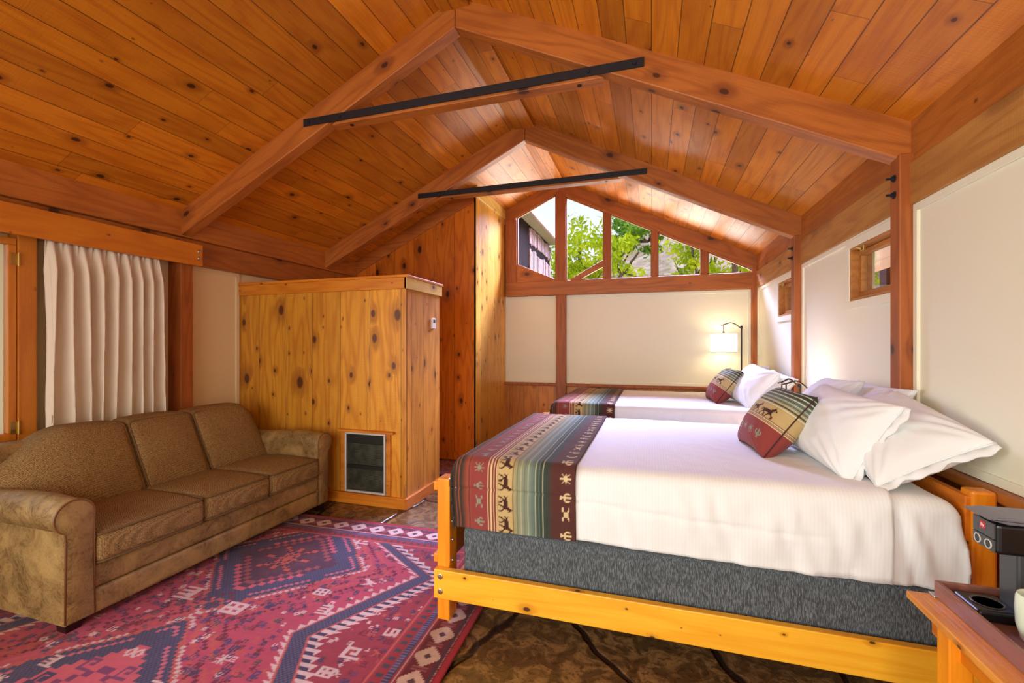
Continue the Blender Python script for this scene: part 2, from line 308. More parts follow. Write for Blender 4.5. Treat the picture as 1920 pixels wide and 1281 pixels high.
# ---------------------------------------------------------------- mesh helpers
class B:
    def __init__(s): s.v = []; s.f = []
    def add(s, vs, fs):
        o = len(s.v); s.v += [tuple(p) for p in vs]; s.f += [tuple(i+o for i in f) for f in fs]; return s
    def bm(s, bm):
        bm.verts.ensure_lookup_table(); bm.verts.index_update()
        s.add([v.co[:] for v in bm.verts], [[v.index for v in f.verts] for f in bm.faces]); bm.free(); return s
    def box(s, a, b, bev=0.0, seg=2, mat=None):
        bm = bmesh.new(); bmesh.ops.create_cube(bm, size=1.0)
        for v in bm.verts: v.co = Vector([(a[i]+b[i])/2 + v.co[i]*(b[i]-a[i]) for i in range(3)])
        if bev: bmesh.ops.bevel(bm, geom=bm.edges[:], offset=bev, segments=seg, affect='EDGES', profile=.5)
        if mat is not None: bmesh.ops.transform(bm, matrix=mat, verts=bm.verts)
        return s.bm(bm)
    def prism(s, pts, axis, a, b, bev=0.0):
        """pts: 2-D polygon on the two other axes (ascending order); extruded along axis from a to b."""
        o = [i for i in range(3) if i != axis]
        def mk(p, h):
            c = [0, 0, 0]; c[o[0]] = p[0]; c[o[1]] = p[1]; c[axis] = h; return c
        bm = bmesh.new(); va = [bm.verts.new(mk(p, a)) for p in pts]; vb = [bm.verts.new(mk(p, b)) for p in pts]
        n = len(pts); bm.faces.new(va); bm.faces.new(vb[::-1])
        for i in range(n): bm.faces.new((va[i], va[(i+1) % n], vb[(i+1) % n], vb[i]))
        bmesh.ops.recalc_face_normals(bm, faces=bm.faces)
        if bev:
            bmesh.ops.bevel(bm, geom=[e for e in bm.edges if e.calc_face_angle(0) > .6], offset=bev, segments=2, affect='EDGES', profile=.5)
        return s.bm(bm)
    def tube(s, pts, r, n=10, cap=True, closed=False):
        pts = [Vector(p) for p in pts]; m = len(pts); rr = r if hasattr(r, '__len__') else [r]*m
        vs = []; up = None
        for i, p in enumerate(pts):
            if closed: d = (pts[(i+1) % m]-pts[i-1])
            else: d = (pts[min(i+1, m-1)]-pts[max(i-1, 0)])
            d.normalize()
            if up is None:
                up = Vector((0, 0, 1)) if abs(d.z) < .9 else Vector((1, 0, 0))
            up = (up - d*up.dot(d)).normalized(); sd = d.cross(up)
            for k in range(n):
                a = 2*PI*k/n; vs.append(p+(up*math.cos(a)+sd*math.sin(a))*rr[i])
        fs = []
        for i in range(m if closed else m-1):
            j = (i+1) % m
            for k in range(n): fs.append((i*n+k, i*n+(k+1) % n, j*n+(k+1) % n, j*n+k))
        if cap and not closed: fs.append(tuple(range(n))[::-1]); fs.append(tuple((m-1)*n+k for k in range(n)))
        return s.add(vs, fs)
    def lathe(s, prof, c=(0, 0, 0), n=32, axis=2, closed=False):
        vs = []
        for r, h in prof:
            for k in range(n):
                a = 2*PI*k/n; p = [0, 0, 0]; o = [i for i in range(3) if i != axis]
                p[o[0]] = r*math.cos(a); p[o[1]] = r*math.sin(a); p[axis] = h
                vs.append([p[i]+c[i] for i in range(3)])
        fs = []
        for i in range(len(prof)-1):
            for k in range(n): fs.append((i*n+k, i*n+(k+1) % n, (i+1)*n+(k+1) % n, (i+1)*n+k))
        if closed:
            i = len(prof)-1
            for k in range(n): fs.append((i*n+k, i*n+(k+1) % n, (k+1) % n, k))
        else:
            fs.append(tuple(range(n))); fs.append(tuple((len(prof)-1)*n+k for k in range(n)))
        return s.add(vs, fs)
    def rbox(s, c, h, r, n=(10, 10, 10), puff=0.0, fn=None):
        """rounded box of centre c, half sizes h, corner radius r; puff bulges the faces."""
        P = []; F = []
        for ax in range(3):
            o = [i for i in range(3) if i != ax]
            for sg in (-1, 1):
                nu, nv = n[o[0]], n[o[1]]; base = len(P)
                for i in range(nu+1):
                    for j in range(nv+1):
                        q = [0, 0, 0]; q[ax] = sg; q[o[0]] = 2*i/nu-1; q[o[1]] = 2*j/nv-1; P.append(q)
                for i in range(nu):
                    for j in range(nv):
                        a = base+i*(nv+1)+j; F.append((a, a+nv+1, a+nv+2, a+1))
        Q = np.array(P, float); H = np.array(h); inner = np.maximum(H-r, 1e-4)
        # concentrate samples near the edges
        Q = np.sign(Q)*(1-(1-np.abs(Q))**1.35)
        W = Q*H; cl = np.clip(W, -inner, inner); d = W-cl; L = np.linalg.norm(d, axis=1, keepdims=True); L[L == 0] = 1
        out = cl+d/L*r
        if puff:
            w_ = (1-Q**2); pf = np.stack([w_[:, 1]*w_[:, 2], w_[:, 0]*w_[:, 2], w_[:, 0]*w_[:, 1]], 1)
            out += np.sign(Q)*(np.abs(Q) > .999)*pf**.6*np.array(puff)
        out += np.array(c)
        if fn is not None: out = fn(out)
        bm = bmesh.new(); vs = [bm.verts.new(p) for p in out]
        for f in F: bm.faces.new([vs[i] for i in f])
        bmesh.ops.remove_doubles(bm, verts=bm.verts, dist=1e-5); bmesh.ops.recalc_face_normals(bm, faces=bm.faces)
        return s.bm(bm)
    def build(s, name, mat, parent=None, smooth=False, loc=None, weave=None):
        me = bpy.data.meshes.new(name); me.from_pydata([tuple(map(float, p)) for p in s.v], [], s.f)
        bm = bmesh.new(); bm.from_mesh(me); bmesh.ops.recalc_face_normals(bm, faces=bm.faces) if weave is None and len(s.v) < 60000 else None
        bm.to_mesh(me); bm.free()
        if smooth:
            me.shade_smooth()
            if smooth != True:
                try: me.set_sharp_from_angle(angle=math.radians(smooth))
                except Exception: pass
        if weave is not None:
            ca = me.color_attributes.new('weave', 'FLOAT_COLOR', 'POINT')
            arr = np.ones((len(me.vertices), 4), np.float32); arr[:, :3] = weave; ca.data.foreach_set('color', arr.ravel())
        me.materials.append(mat)
        o = bpy.data.objects.new(name, me); COL.objects.link(o)
        if parent is not None: o.parent = parent
        if loc is not None: o.location = loc
        return o
def tag(o, label, cat, group=None, kind=None):
    o['label'] = label; o['category'] = cat
    if group: o['group'] = group
    if kind: o['kind'] = kind
    return o
def empty(name, loc=(0, 0, 0), label=None, cat=None, group=None, rz=0.0):
    o = bpy.data.objects.new(name, None); COL.objects.link(o); o.location = loc; o.rotation_euler = (0, 0, rz); o.empty_display_size = .1
    if label: tag(o, label, cat, group)
    return o
def struct(o, label=None):
    o['kind'] = 'structure'
    if label: o['label'] = label
    return o
def copy_tree(o, parent=None):
    c = o.copy(); COL.objects.link(c)
    if parent: c.parent = parent
    for ch in list(o.children): copy_tree(ch, c)
    return c

def vnoise(x, y, seed=0):
    """smooth value noise, numpy"""
    xi = np.floor(x).astype(np.int64); yi = np.floor(y).astype(np.int64); xf = x-xi; yf = y-yi
    def h(a, b):
        n = (a*374761393+b*668265263+seed*974711) & 0xffffffff; n = ((n ^ (n >> 13))*1274126177) & 0xffffffff
        return ((n ^ (n >> 16)) & 0xffff)/65535.0
    u = xf*xf*(3-2*xf); v = yf*yf*(3-2*yf)
    return (h(xi, yi)*(1-u)+h(xi+1, yi)*u)*(1-v)+(h(xi, yi+1)*(1-u)+h(xi+1, yi+1)*u)*v
def fbm(x, y, seed=0, o=4):
    s = 0; a = .5
    for k in range(o): s = s+a*(vnoise(x*2**k, y*2**k, seed+k)-.5); a *= .5
    return s

# ---------------------------------------------------------------- shell of the room
RX, LX, BY = 1.2, -3.7, 5.96
RIDGE, EAVE = 3.575, 2.42
SL = (RIDGE-EAVE)/2.4
cz = lambda x: RIDGE-SL*abs(x+1.2)          # ceiling height
YF = -2.3

o = B().box((-3.9, YF-.1, -.12), (1.4, 6.1, 0)).build('floor', M['floor']); struct(o, 'brown flagstone floor with dark irregular joints')

def slope(sgn):
    b = B(); x0 = -1.2; x1 = 2.0 if sgn > 0 else -4.3
    z1 = cz(x1); n = 1
    vs = [(x0, YF, RIDGE), (x1, YF, z1), (x1, 6.2, z1), (x0, 6.2, RIDGE), (x0, YF, RIDGE+.12), (x1, YF, z1+.12), (x1, 6.2, z1+.12), (x0, 6.2, RIDGE+.12)]
    b.add(vs, [(0, 1, 2, 3), (4, 7, 6, 5), (0, 4, 5, 1), (1, 5, 6, 2), (2, 6, 7, 3), (3, 7, 4, 0)])
    return b
o = slope(-1).build('ceiling', M['ceiling']); struct(o, 'sloping board ceiling over the sofa side')
o = slope(1).build('ceiling', M['ceiling']); struct(o, 'sloping board ceiling over the beds')

trim_n = [0]
def trim(b, mat, label=None, **kw):
    trim_n[0] += 1
    o = b.build('trim_%d' % trim_n[0], mat, **kw); return struct(o, label)

trim(B().box((-1.3, YF, RIDGE-.075), (-1.1, 5.93, RIDGE-.052), .003), M['ceiling'], 'flat ridge board')

def wall_with_holes(name, mat, axis, x0, x1, u0, u1, z0, z1, holes, label):
    """vertical wall normal to axis (0 = x); holes = [(u0,u1,z0,z1)] sorted along u."""
    b = B()
    def bx(ua, ub, za, zb):
        if ub-ua < 1e-4 or zb-za < 1e-4: return
        if axis == 0: b.box((x0, ua, za), (x1, ub, zb))
        else: b.box((ua, x0, za), (ub, x1, zb))
    cur = u0
    for (a, c, d, e) in holes:
        bx(cur, a, z0, z1); bx(a, c, z0, d); bx(a, c, e, z1); cur = c
    bx(cur, u1, z0, z1)
    return struct(b.build(name, mat), label)

# right wall
WR = [(2.75, 3.31, 1.625, 1.955), (4.42, 4.96, 1.625, 1.955)]
wr = wall_with_holes('wall_right', M['paint'], 0, RX, RX+.12, YF, 6.1, .8, 2.45, WR, 'cream painted wall behind the beds')
wall_with_holes('wall_right', M['wains_y'], 0, RX-.012, RX+.12, YF, 6.1, 0, .8, [], 'board wainscot below the cream wall behind the beds')
# left wall
wall_with_holes('wall_left', M['paint_l'], 0, LX-.12, LX, YF, 6.1, 0, 2.45, [(.62, 1.66, .79, 1.985)], 'tan painted wall behind the sofa')
# front wall behind the camera
struct(B().prism([(-3.9, 0), (1.4, 0), (1.4, cz(1.4)), (-1.2, RIDGE+.1), (-3.9, cz(-3.9))], 1, YF-.1, YF).build('wall_front', M['wains']), 'board wall behind the viewer')
# back wall
struct(B().box((-3.9, BY, .8), (1.3, BY+.12, 2.03)).build('wall_back', M['paint']), 'cream painted end wall below the gable glass')
struct(B().box((-3.9, BY-.012, 0), (1.3, BY+.12, .8)).build('wall_back', M['wains']), 'board wainscot of the end wall')
struct(B().prism([(-3.9, 2.03), (-1.8, 2.03), (-1.8, cz(-1.8)+.1), (-3.9, cz(-3.9)+.1)], 1, BY, BY+.12).build('wall_back', M['wains']), 'boarded upper end wall beside the gable glass')

# posts and plates
def beam(a, b, mat, label, bev=.006): return trim(B().box(a, b, bev), mat, label)
for i, y in enumerate((2.60, 4.26, 5.88)):
    n = ('nearest the viewer', 'between the two beds', 'in the far corner')[i]
    beam((1.135, y, 0), (1.225, y+.09, 2.27), M['post'], 'square timber post on the cream wall ' + n)
for (x0, x1) in ((-1.225, -1.09),):
    beam((x0, 5.892, 0), (x1, 5.968, 3.40), M['post'], 'timber post rising through the end wall to the gable peak')
beam((-3.72, 2.60, 0), (-3.56, 2.70, 2.2), M['post'], 'dark timber post between curtain and tan wall panel')
beam((1.178, YF, 2.02), (1.24, 5.9, 2.222), M['plate_low'], 'lower wall plate above the cream panels')
beam((1.19, YF, 2.222), (1.24, 5.9, 2.47), M['beam_y'], 'upper board above the wall plate by the beds')
beam((-3.74, YF, 2.02), (-3.62, 5.9, 2.222), M['beam_y'], 'dark lower wall plate on the sofa side')
beam((-3.74, YF, 2.222), (-3.585, 5.9, 2.50), M['beam_y'], 'upper board under the ceiling on the sofa side')
beam((-1.93, 5.885, 2.022), (1.21, 5.99, 2.215), M['beam'], 'horizontal beam under the gable glass')
beam((-1.99, 5.90, .80), (1.2, 5.962, .838), M['post'], 'chair rail on the end wall')
beam((1.15, YF, .80), (1.21, 5.9, .838), M['beam_y'], 'chair rail behind the beds')

# rafters
for i, y in enumerate((2.62, 4.265, 5.90)):
    for sg in (-1, 1):
        x1 = 1.205 if sg > 0 else -3.605
        zb = lambda x: 3.385-.483*abs(x+1.2)
        zt = lambda x: cz(x)+.02
        xm = -1.2+.0015*sg
        ang = math.atan(.4822)*sg; ca, sa = math.cos(ang), math.sin(ang)
        pts = [(xm, zb(xm)), (x1, zb(x1)), (x1, zt(x1)), (xm, zt(xm))]
        pts = [((x+1.2)*ca-(z-RIDGE)*sa, (x+1.2)*sa+(z-RIDGE)*ca) for x, z in pts]
        lab = ('near', 'middle', 'far gable')[i] + ' rafter on the ' + ('bed' if sg > 0 else 'sofa') + ' side'
        o = trim(B().prism(pts, 1, 0, (.09 if i < 2 else .075), .006), M['beam'], lab)
        o.location = (-1.2, y, RIDGE); o.rotation_euler = (0, ang, 0)

# cream mouldings round the wall panels
def molding(rects, axis, pos, th, mat, parent):
    b = B(); wd = .034
    for (a, c, d, e) in rects:
        for (p, q, r_, s_) in ((a, c, d, d+wd), (a, c, e-wd, e), (a, a+wd, d+wd, e-wd), (c-wd, c, d+wd, e-wd)):
            if axis == 0: b.box((pos, p, r_), (pos+th, q, s_), .002, 1)
            else: b.box((p, pos, r_), (q, pos+th, s_), .002, 1)
    return struct(b.build('panel_molding', mat, parent))
molding([(-2.2, 2.60, .84, 2.02), (2.69, 4.26, .84, 2.02), (4.35, 5.88, .84, 2.02)], 0, RX-.012, .014, M['paint'], wr)
wb_ = [o for o in bpy.data.objects if o.name == 'wall_back'][0]
molding([(-1.95, -1.225, .84, 2.02), (-1.09, 1.135, .84, 2.02)], 1, BY-.012, .014, M['paint'], wb_)
wl_ = [o for o in bpy.data.objects if o.name == 'wall_left'][0]
molding([(1.77, 2.56, .1, 2.02), (2.70, 3.24, .1, 2.02)], 0, LX-.002, .016, M['paint_l'], wl_)

# gable windows: polygons of glass between mullions
def gy(x): return 3.385-.483*abs(x+1.2)      # rafter underside
MUL = [(-.594, -.506), (.003, .074), (.583, .656)]
for k, (a, c) in enumerate(MUL):
    trim(B().prism([(a, 2.2), (c, 2.2), (c, gy(c)+.03), (a, gy(a)+.03)], 1, 5.905, 5.965, .003), M['post'], 'gable mullion between panes')
beam((-1.93, 5.885, 2.2), (-1.77, 5.965, 3.08), M['post'], 'timber post at the closet corner of the gable')
panes = [[(-1.77, 2.45), (-1.225, 2.215), (-1.225, gy(-1.225)), (-1.77, gy(-1.77))],
         [(-1.09, 2.215), (-.594, 2.215), (-.594, gy(-.594)), (-1.09, gy(-1.09))],
         [(-.506, 2.215), (.003, 2.215), (.003, gy(.003)), (-.506, gy(-.506))],
         [(.074, 2.215), (.583, 2.215), (.583, gy(.583)), (.074, gy(.074))],
         [(.656, 2.215), (1.215, 2.215), (.656, gy(.656))]]
M['stop'] = plain('pale_window_stop', S(150, 104, 58), .6)
for k, poly in enumerate(panes):
    r_ = empty('window_%d' % (k+2), (0, 0, 0)); struct(r_, 'gable pane %s' % ('beside the closet wall', 'with the diagonal brace', 'in the middle of the gable', 'with tree trunks behind', 'small triangle near the bed wall')[k])
    struct(B().prism(poly, 1, 5.935, 5.939).build('pane', M['glass'], r_))
    # stops: thin frame along each edge
    cx_ = sum(p[0] for p in poly)/len(poly); cz_ = sum(p[1] for p in poly)/len(poly)
    fb = B(); n = len(poly)
    for i in range(n):
        p, q = Vector(poly[i]), Vector(poly[(i+1) % n]); d = (q-p).normalized(); nn = Vector((-d.y, d.x))
        if nn.dot(Vector((cx_, cz_))-p) < 0: nn = -nn
        w2 = .012
        fb.prism([p, q, q+nn*w2, p+nn*w2], 1, 5.915, 5.934)
    struct(fb.build('window_frame', M['stop'], r_))
trim(B().prism([(-1.93, 2.2), (-1.225, 2.2), (-1.225, 2.235), (-1.77, 2.47), (-1.93, 2.47)], 1, 5.90, 5.93, .003), M['beam'], 'slanted sill board in the first gable pane')
trim(B().prism([(-1.08, 2.205), (-.93, 2.205), (-.594, 2.375), (-.594, 2.465)], 1, 5.905, 5.932, .004), M['beam'], 'diagonal brace across the second gable pane')

# windows in the bed wall
for k, (a, c, d, e) in enumerate(WR):
    r_ = empty('window_%d' % (k+7), (0, 0, 0)); struct(r_, 'small awning window high on the cream wall')
    def ring(x0, x1, m, wd, mat, nm, bev=.003):
        b = B()
        for (p, q, s_, t_) in ((a+m, c-m, d+m, d+m+wd), (a+m, c-m, e-m-wd, e-m), (a+m, a+m+wd, d+m+wd, e-m-wd), (c-m-wd, c-m, d+m+wd, e-m-wd)):
            b.box((x0, p, s_), (x1, q, t_), bev, 1)
        return struct(b.build(nm, mat, r_))
    ring(RX-.012, RX+.10, 0, .018, M['sashw'], 'window_frame')
    ring(RX-.016, RX+.002, -.05, .05, M['paint'], 'casing')
    ring(RX+.03, RX+.06, .02, .034, M['sashw'], 'sash')
    struct(B().box((RX+.043, a+.05, d+.05), (RX+.047, c-.05, e-.05)).build('pane', M['glass'], r_))
    yl = (a+c)/2+.07
    struct(B().box((RX-.03, yl-.02, e-.055), (RX-.012, yl+.02, e-.02), .004).tube([(RX-.03, yl, e-.04), (RX-.05, yl+.01, e-.03), (RX-.05, yl+.03, e-.03)], .006).build('latch', M['brass'], r_))

# casement window behind the sofa
r_ = empty('window_1', (0, 0, 0)); struct(r_, 'casement window at the edge of the tan wall')
b = B(); X0, X1 = -3.652, -3.602
for (p, q, s_, t_) in ((.62, 1.66, .785, .83), (.62, 1.66, 1.945, 1.985), (.62, .68, .83, 1.945), (1.622, 1.66, .83, 1.945)): b.box((X0, p, s_), (X1, q, t_), .004)
struct(b.build('sash', M['jamb'], r_))
struct(B().box((-3.63, .67, .82), (-3.626, 1.63, 1.955)).build('pane', M['glass'], r_))
for z in (.86, 1.86):
    struct(B().box((-3.603, 1.630, z-.035), (-3.599, 1.662, z+.035), .001).tube([(-3.594, 1.665, z-.04), (-3.594, 1.665, z+.04)], .006).build('hinge', M['brass'], r_))
trim(B().box((-3.70, 1.663, .0), (-3.60, 1.752, 2.02), .005), M['jamb'], 'timber jamb between casement window and curtain')
trim(B().box((-3.70, .5, .70), (-3.60, 1.665, .785), .005), M['beam_y'], 'timber sill under the casement window')

# ---------------------------------------------------------------- collar ties
for (y, lab) in ((2.62, 'nearer collar tie with black steel bar bolted across the rafters'), (4.265, 'farther collar tie with black steel bar before the gable glass')):
    r_ = empty('collar_tie', (-1.21, y, 2.94), lab, 'beam', 'collar ties with steel bars')
    B().prism([(-.945, -.04), (.945, -.04), (.80, .035), (-.80, .035)], 1, .004, .088, .004).build('timber', M['beam'], r_)
    B().box((-1.17, -.012, -.024), (1.17, -.001, .027), .0015, 1).build('steel_bar', M['black'], r_)
    for x in (-1.12, -.86, .86, 1.12):
        B().lathe([(.001, -.021), (.009, -.020), (.013, -.012), (.013, -.010)], (x, 0, 0), 12, 1).build('bolt', M['black'], r_, smooth=40)
    for x in (-.80, .80):
        B().lathe([(.001, 0), (.014, 0), (.014, -.006), (.001, -.006)], (x, .045, -.038), 12, 2).build('bolt_hole', M['black_gloss'], r_)

# bolts on the post beside the bed
for y, nm in ((2.66, 'near'), (4.31, 'middle')):
    for z in (2.10, 2.17):
        pass

# ---------------------------------------------------------------- partition and closet walls
struct(B().box((-3.7, 3.25, 0), (-1.93, 3.272, 1.92)).build('wall_partition', M['part_f']), 'golden knotty pine face of the half-height partition')
struct(B().box((-1.952, 3.25, 0), (-1.93, 3.86, 1.92)).build('wall_partition', M['part_s']), 'end face of the half-height pine partition')
struct(B().box((-3.7, 3.272, 0), (-1.952, 3.86, 1.90)).build('wall_partition', M['part_f']), 'back of the half-height pine partition')
trim(B().box((-3.7, 3.222, 1.908), (-1.902, 3.89, 1.93), .003), M['trim_x'], 'cap board of the pine partition')
trim(B().box((-3.7, 3.23, 1.815), (-1.912, 3.252, 1.908), .003), M['trim_x'], 'trim board along the top of the partition face')
trim(B().box((-1.934, 3.23, 1.815), (-1.910, 3.88, 1.908), .003), M['trim_y'], 'pale trim board on the partition end')
trim(B().box((-1.95, 3.243, .09), (-1.924, 3.256, 1.815), .003), M['part_s'], 'corner strip of the partition')
for nm, bb, mt, lb in (('baseboard_front', ((-3.7, 3.225, 0), (-1.925, 3.252, .092)), 'trim_x', 'baseboard below the heater'), ('baseboard_right', ((-1.932, 3.225, 0), (-1.905, 3.86, .092)), 'trim_x2', 'baseboard of the partition end')):
    struct(B().box(bb[0], bb[1], .004).build(nm, M[mt]), lb)
def ztall(x): return cz(x)+.01
struct(B().prism([(-3.72, 0), (-1.96, 0), (-1.96, ztall(-1.96)), (-3.72, ztall(-3.72))], 1, 4.86, 4.885).build('wall_closet', M['tall_f']), 'tall reddish knotty pine closet wall')
struct(B().box((-1.98, 4.86, 0), (-1.955, 5.97, cz(-1.955)+.005)).build('wall_closet', M['tall_s_lit']), 'pine side of the closet facing the beds')
trim(B().prism([(-3.72, cz(-3.72)-.17), (-1.98, cz(-1.98)-.17), (-1.98, cz(-1.98)), (-3.72, cz(-3.72))], 1, 4.835, 4.862, .003), M['beam'], 'sloping trim board under the ceiling on the closet wall')
trim(B().box((-1.957, 4.86, cz(-1.95)-.12), (-1.935, 5.9, cz(-1.95)+.01), .003), M['trim_y'], 'pale trim board at the top of the closet side')
struct(B().box((-3.7, 4.835, 0), (-1.955, 4.862, .09), .003).build('baseboard_back', M['tall_f']), 'baseboard of the closet wall')
struct(B().box((-1.957, 4.84, 0), (-1.935, 5.95, .09), .003).build('baseboard_side', M['tall_f']), 'baseboard of the closet side')

# ---------------------------------------------------------------- wall heater
h = empty('wall_heater', (-2.31, 3.25, .10), 'recessed wall heater with aluminium frame and dark louvred grille', 'heater')
b = B()
for (p, q, s_, t_) in ((-.2, .2, 0, .016), (-.2, .2, .494, .51), (-.2, -.184, .016, .494), (.184, .2, .016, .494)): b.box((p, -.024, s_), (q, 0, t_), .003)
b.build('frame', M['alu'], h)
g = B().box((-.184, -.006, .016), (.184, 0, .494)).build('grille', M['darkgrille'], h)
lb = B()
for k in range(44):
    z = .03+k*.0088
    if .20 < z < .235: continue
    lb.box((-.176, -.013, z), (.176, -.006, z+.0035))
lb.build('louvre', plain('louvre_metal', S(112, 116, 96), .45, metal=.5, noise_amt=.8, nscale=12, c2=S(50, 50, 42)), g)
M['dark_panel'] = plain('dark_grille_panel', S(34, 33, 28), .5, metal=.3)  # plain dark metal for the two bands on the grille
B().box((-.18, -.016, .20), (.18, -.006, .232), .002).build('dark_band', M['dark_panel'], g)
B().box((-.18, -.014, .415), (.18, -.006, .49), .002).build('dark_band', M['dark_panel'], g)
hb = B().box((-.255, -.045, .512), (.285, 0, .532), .004).box((-.245, -.02, 0), (-.205, 0, .512), .003).box((.205, -.02, 0), (.245, 0, .512), .003)
hb.build('wood_surround', M['trim_x'], h)

th = empty('thermostat', (-1.93, 3.715, 1.55), 'small white wall thermostat near the edge of the partition end', 'thermostat')
B().box((0, -.035, -.05), (.022, .035, .05), .006).build('body', M['plastic_w'], th)
B().box((.021, -.02, .005), (.024, .02, .035), .001).build('display', M['grey_plastic'], th)

# ---------------------------------------------------------------- curtain and its valance
va = empty('curtain_valance', (-3.46, 2.0, 1.985), 'golden timber board valance above the linen curtain', 'valance')
B().box((-.03, -2.6, 0), (0, .704, .172), .003).build('board', M['valance'], va)
for z in (.06, .115):
    B().lathe([(.001, .010), (.009, .009), (.012, .003), (.016, .002), (.016, 0)], (0, .672, z), 14, 0).build('bolt', M['chrome'], va, smooth=40)
def curtain():
    nu, nv = 260, 60
    u = np.linspace(0, 1, nu); v = np.linspace(0, 1, nv); U, V = np.meshgrid(u, v, indexing='ij')
    ph = U*8.3; w_ = ph+.10*np.sin(V*2.2+ph*.9)
    top = np.clip(1-V/.16, 0, 1)
    w_ = w_+.16*np.sin(ph*1.7+1)*V; fold = (.5-.5*np.cos(2*PI*w_))**.8
    pin = np.exp(-((np.mod(ph+.5, 1)-.5)/.10)**2)
    x = -3.585+.080*fold*(.35+.65*(1-top))+.028*pin*top+.008*fbm(U*30, V*6, 3)+.006*fbm(U*60, V*26, 5)
    y = 1.762+.675*U+.020*V*np.sin(2*PI*w_)+.02*(V-.5)*(U-.5)+.01*np.sin(V*5)*(U < .02)
    z = 2.005-1.2*V+.004*np.sin(2*PI*w_)
    b = B(); P = np.stack([x, y, z], -1).reshape(-1, 3)
    F = [(i*nv+j, (i+1)*nv+j, (i+1)*nv+j+1, i*nv+j+1) for i in range(nu-1) for j in range(nv-1)]
    b.add(P, F); return b
cu = curtain().build('curtain', M['linen'], smooth=True)
tag(cu, 'off-white linen curtain with pinch pleats hanging behind the sofa', 'curtain')
md = cu.modifiers.new('t', 'SOLIDIFY'); md.thickness = .003

# ---------------------------------------------------------------- sofa
so = empty('sofa', (-3.0, 2.2, 0), 'three-seat brown tweed and distressed leather sofa with rolled arms', 'sofa')
O = Vector((-3.0, 2.2, 0))
def L(p): return (p[0]-O.x, p[1]-O.y, p[2])
def shift(b): b.v = [L(p) for p in b.v]; return b
b = B().rbox((-3.03, 2.21, .225), (.475, .765, .065), .02, (24, 30, 8)).build
bb = B().rbox((-3.03, 2.21, .235), (.472, .765, .058), .018, (20, 40, 6))
shift(bb).build('base', M['leather'], so, smooth=True)
bb = B().rbox((-3.02, 2.21, .115), (.466, .765, .06), .018, (20, 40, 6))
shift(bb).build('lower_rail', M['leather'], so, smooth=True)
bb = B().rbox((-3.43, 2.21, .44), (.09, .80, .36), .05, (10, 40, 20), puff=.01)
shift(bb).build('back_frame', M['leather'], so, smooth=True)
def arm(far):
    R_ = .078; yc, zc = (1.375, .555) if not far else (3.035, .555)
    sg = 1 if not far else -1
    # profile, outside low -> roll -> inside low
    pts = [(yc-sg*.035, .06), (yc-sg*.035, .44)]
    for k in range(22):
        a = math.radians(-118-(k/21)*(258)) if True else 0
        pts.append((yc+sg*(-.0)+sg*R_*math.cos(a), zc+R_*math.sin(a)))
    pts += [(yc+sg*.075, .44), (yc+sg*.075, .06)]
    bb = B(); n = len(pts); X = [-2.548, -2.552, -2.565, -2.60, -2.75, -2.9, -3.05, -3.2, -3.35, -3.45]
    ins = [.012, .004, 0, 0, 0, 0, 0, 0, 0, 0]
    cy = yc+sg*.02; czz = .40; vs = []
    for xi, (x, e) in enumerate(zip(X, ins)):
        for (y, z) in pts:
            d = Vector((y-cy, z-czz)); l = d.length; d = d*(max(l-e, 0)/l)
            bul = 1+.0
            vs.append((x, cy+d.x, czz+d.y+(.012*math.sin((x+2.55)*-7) if z > .5 and xi > 3 else 0)))
    fs = [tuple(range(n))]
    for i in range(len(X)-1):
        for k in range(n): fs.append((i*n+k, i*n+(k+1) % n, (i+1)*n+(k+1) % n, (i+1)*n+k))
    fs.append(tuple((len(X)-1)*n+k for k in range(n)))
    bb.add(vs, fs)
    a_ = shift(bb).build('armrest', M['leather'], so, smooth=50)
    pp = [(-2.552, y, z) for (y, z) in pts[1:-1]]
    pp = [(-2.553, yc-sg*.036, .07)]+pp+[(-2.553, yc+sg*.076, .07)]
    shift(B().tube(pp, .0045, 8)).build('piping', M['piping'], a_, smooth=True)
arm(False); arm(True)
CY = [(1.452, 2.005), (2.005, 2.480), (2.480, 2.962)]
def loop_rect(y0, y1, z0, z1, x, r=.03, n=6, fx=None):
    pts = []
    for (cy, cz_, a0) in ((y1-r, z1-r, 0), (y0+r, z1-r, 90), (y0+r, z0+r, 180), (y1-r, z0+r, 270)):
        for k in range(n+1):
            a = math.radians(a0+90*k/n); pts.append((x, cy+r*math.cos(a), cz_+r*math.sin(a)))
    return pts
for k, (y0, y1) in enumerate(CY):
    yc, hy = (y0+y1)/2, (y1-y0)/2-.003
    def sag(p, yc=yc):
        p = p.copy(); p[:, 2] += .006*np.sin((p[:, 0]+3)*9)*(p[:, 2] > .4); return p
    bb = B().rbox((-2.835, yc, .368), (.30, hy, .075), .035, (26, 22, 10), puff=(.012, .003, .018), fn=sag)
    c_ = shift(bb).build('seat_cushion', M['tweed'], so, smooth=True)
    pip = B()
    for z in (.436, .301):
        pts = []
        x0, x1, r = -3.12, -2.541, .035; ya, yb = yc-hy+.004, yc+hy-.004
        for (cx, cy, a0) in ((x1-r, yb-r, 0), (x0+r, yb-r, 90), (x0+r, ya+r, 180), (x1-r, ya+r, 270)):
            for q in range(7):
                a = math.radians(a0+15*q); pts.append((cx+r*math.cos(a), cy+r*math.sin(a), z))
        pip.tube(pts, .006, 8, closed=True)
    shift(pip).build('piping', M['welt'], c_, smooth=True)
BC = [(1.39, 2.03, .875), (2.038, 2.462, .885), (2.47, 2.99, .885)]
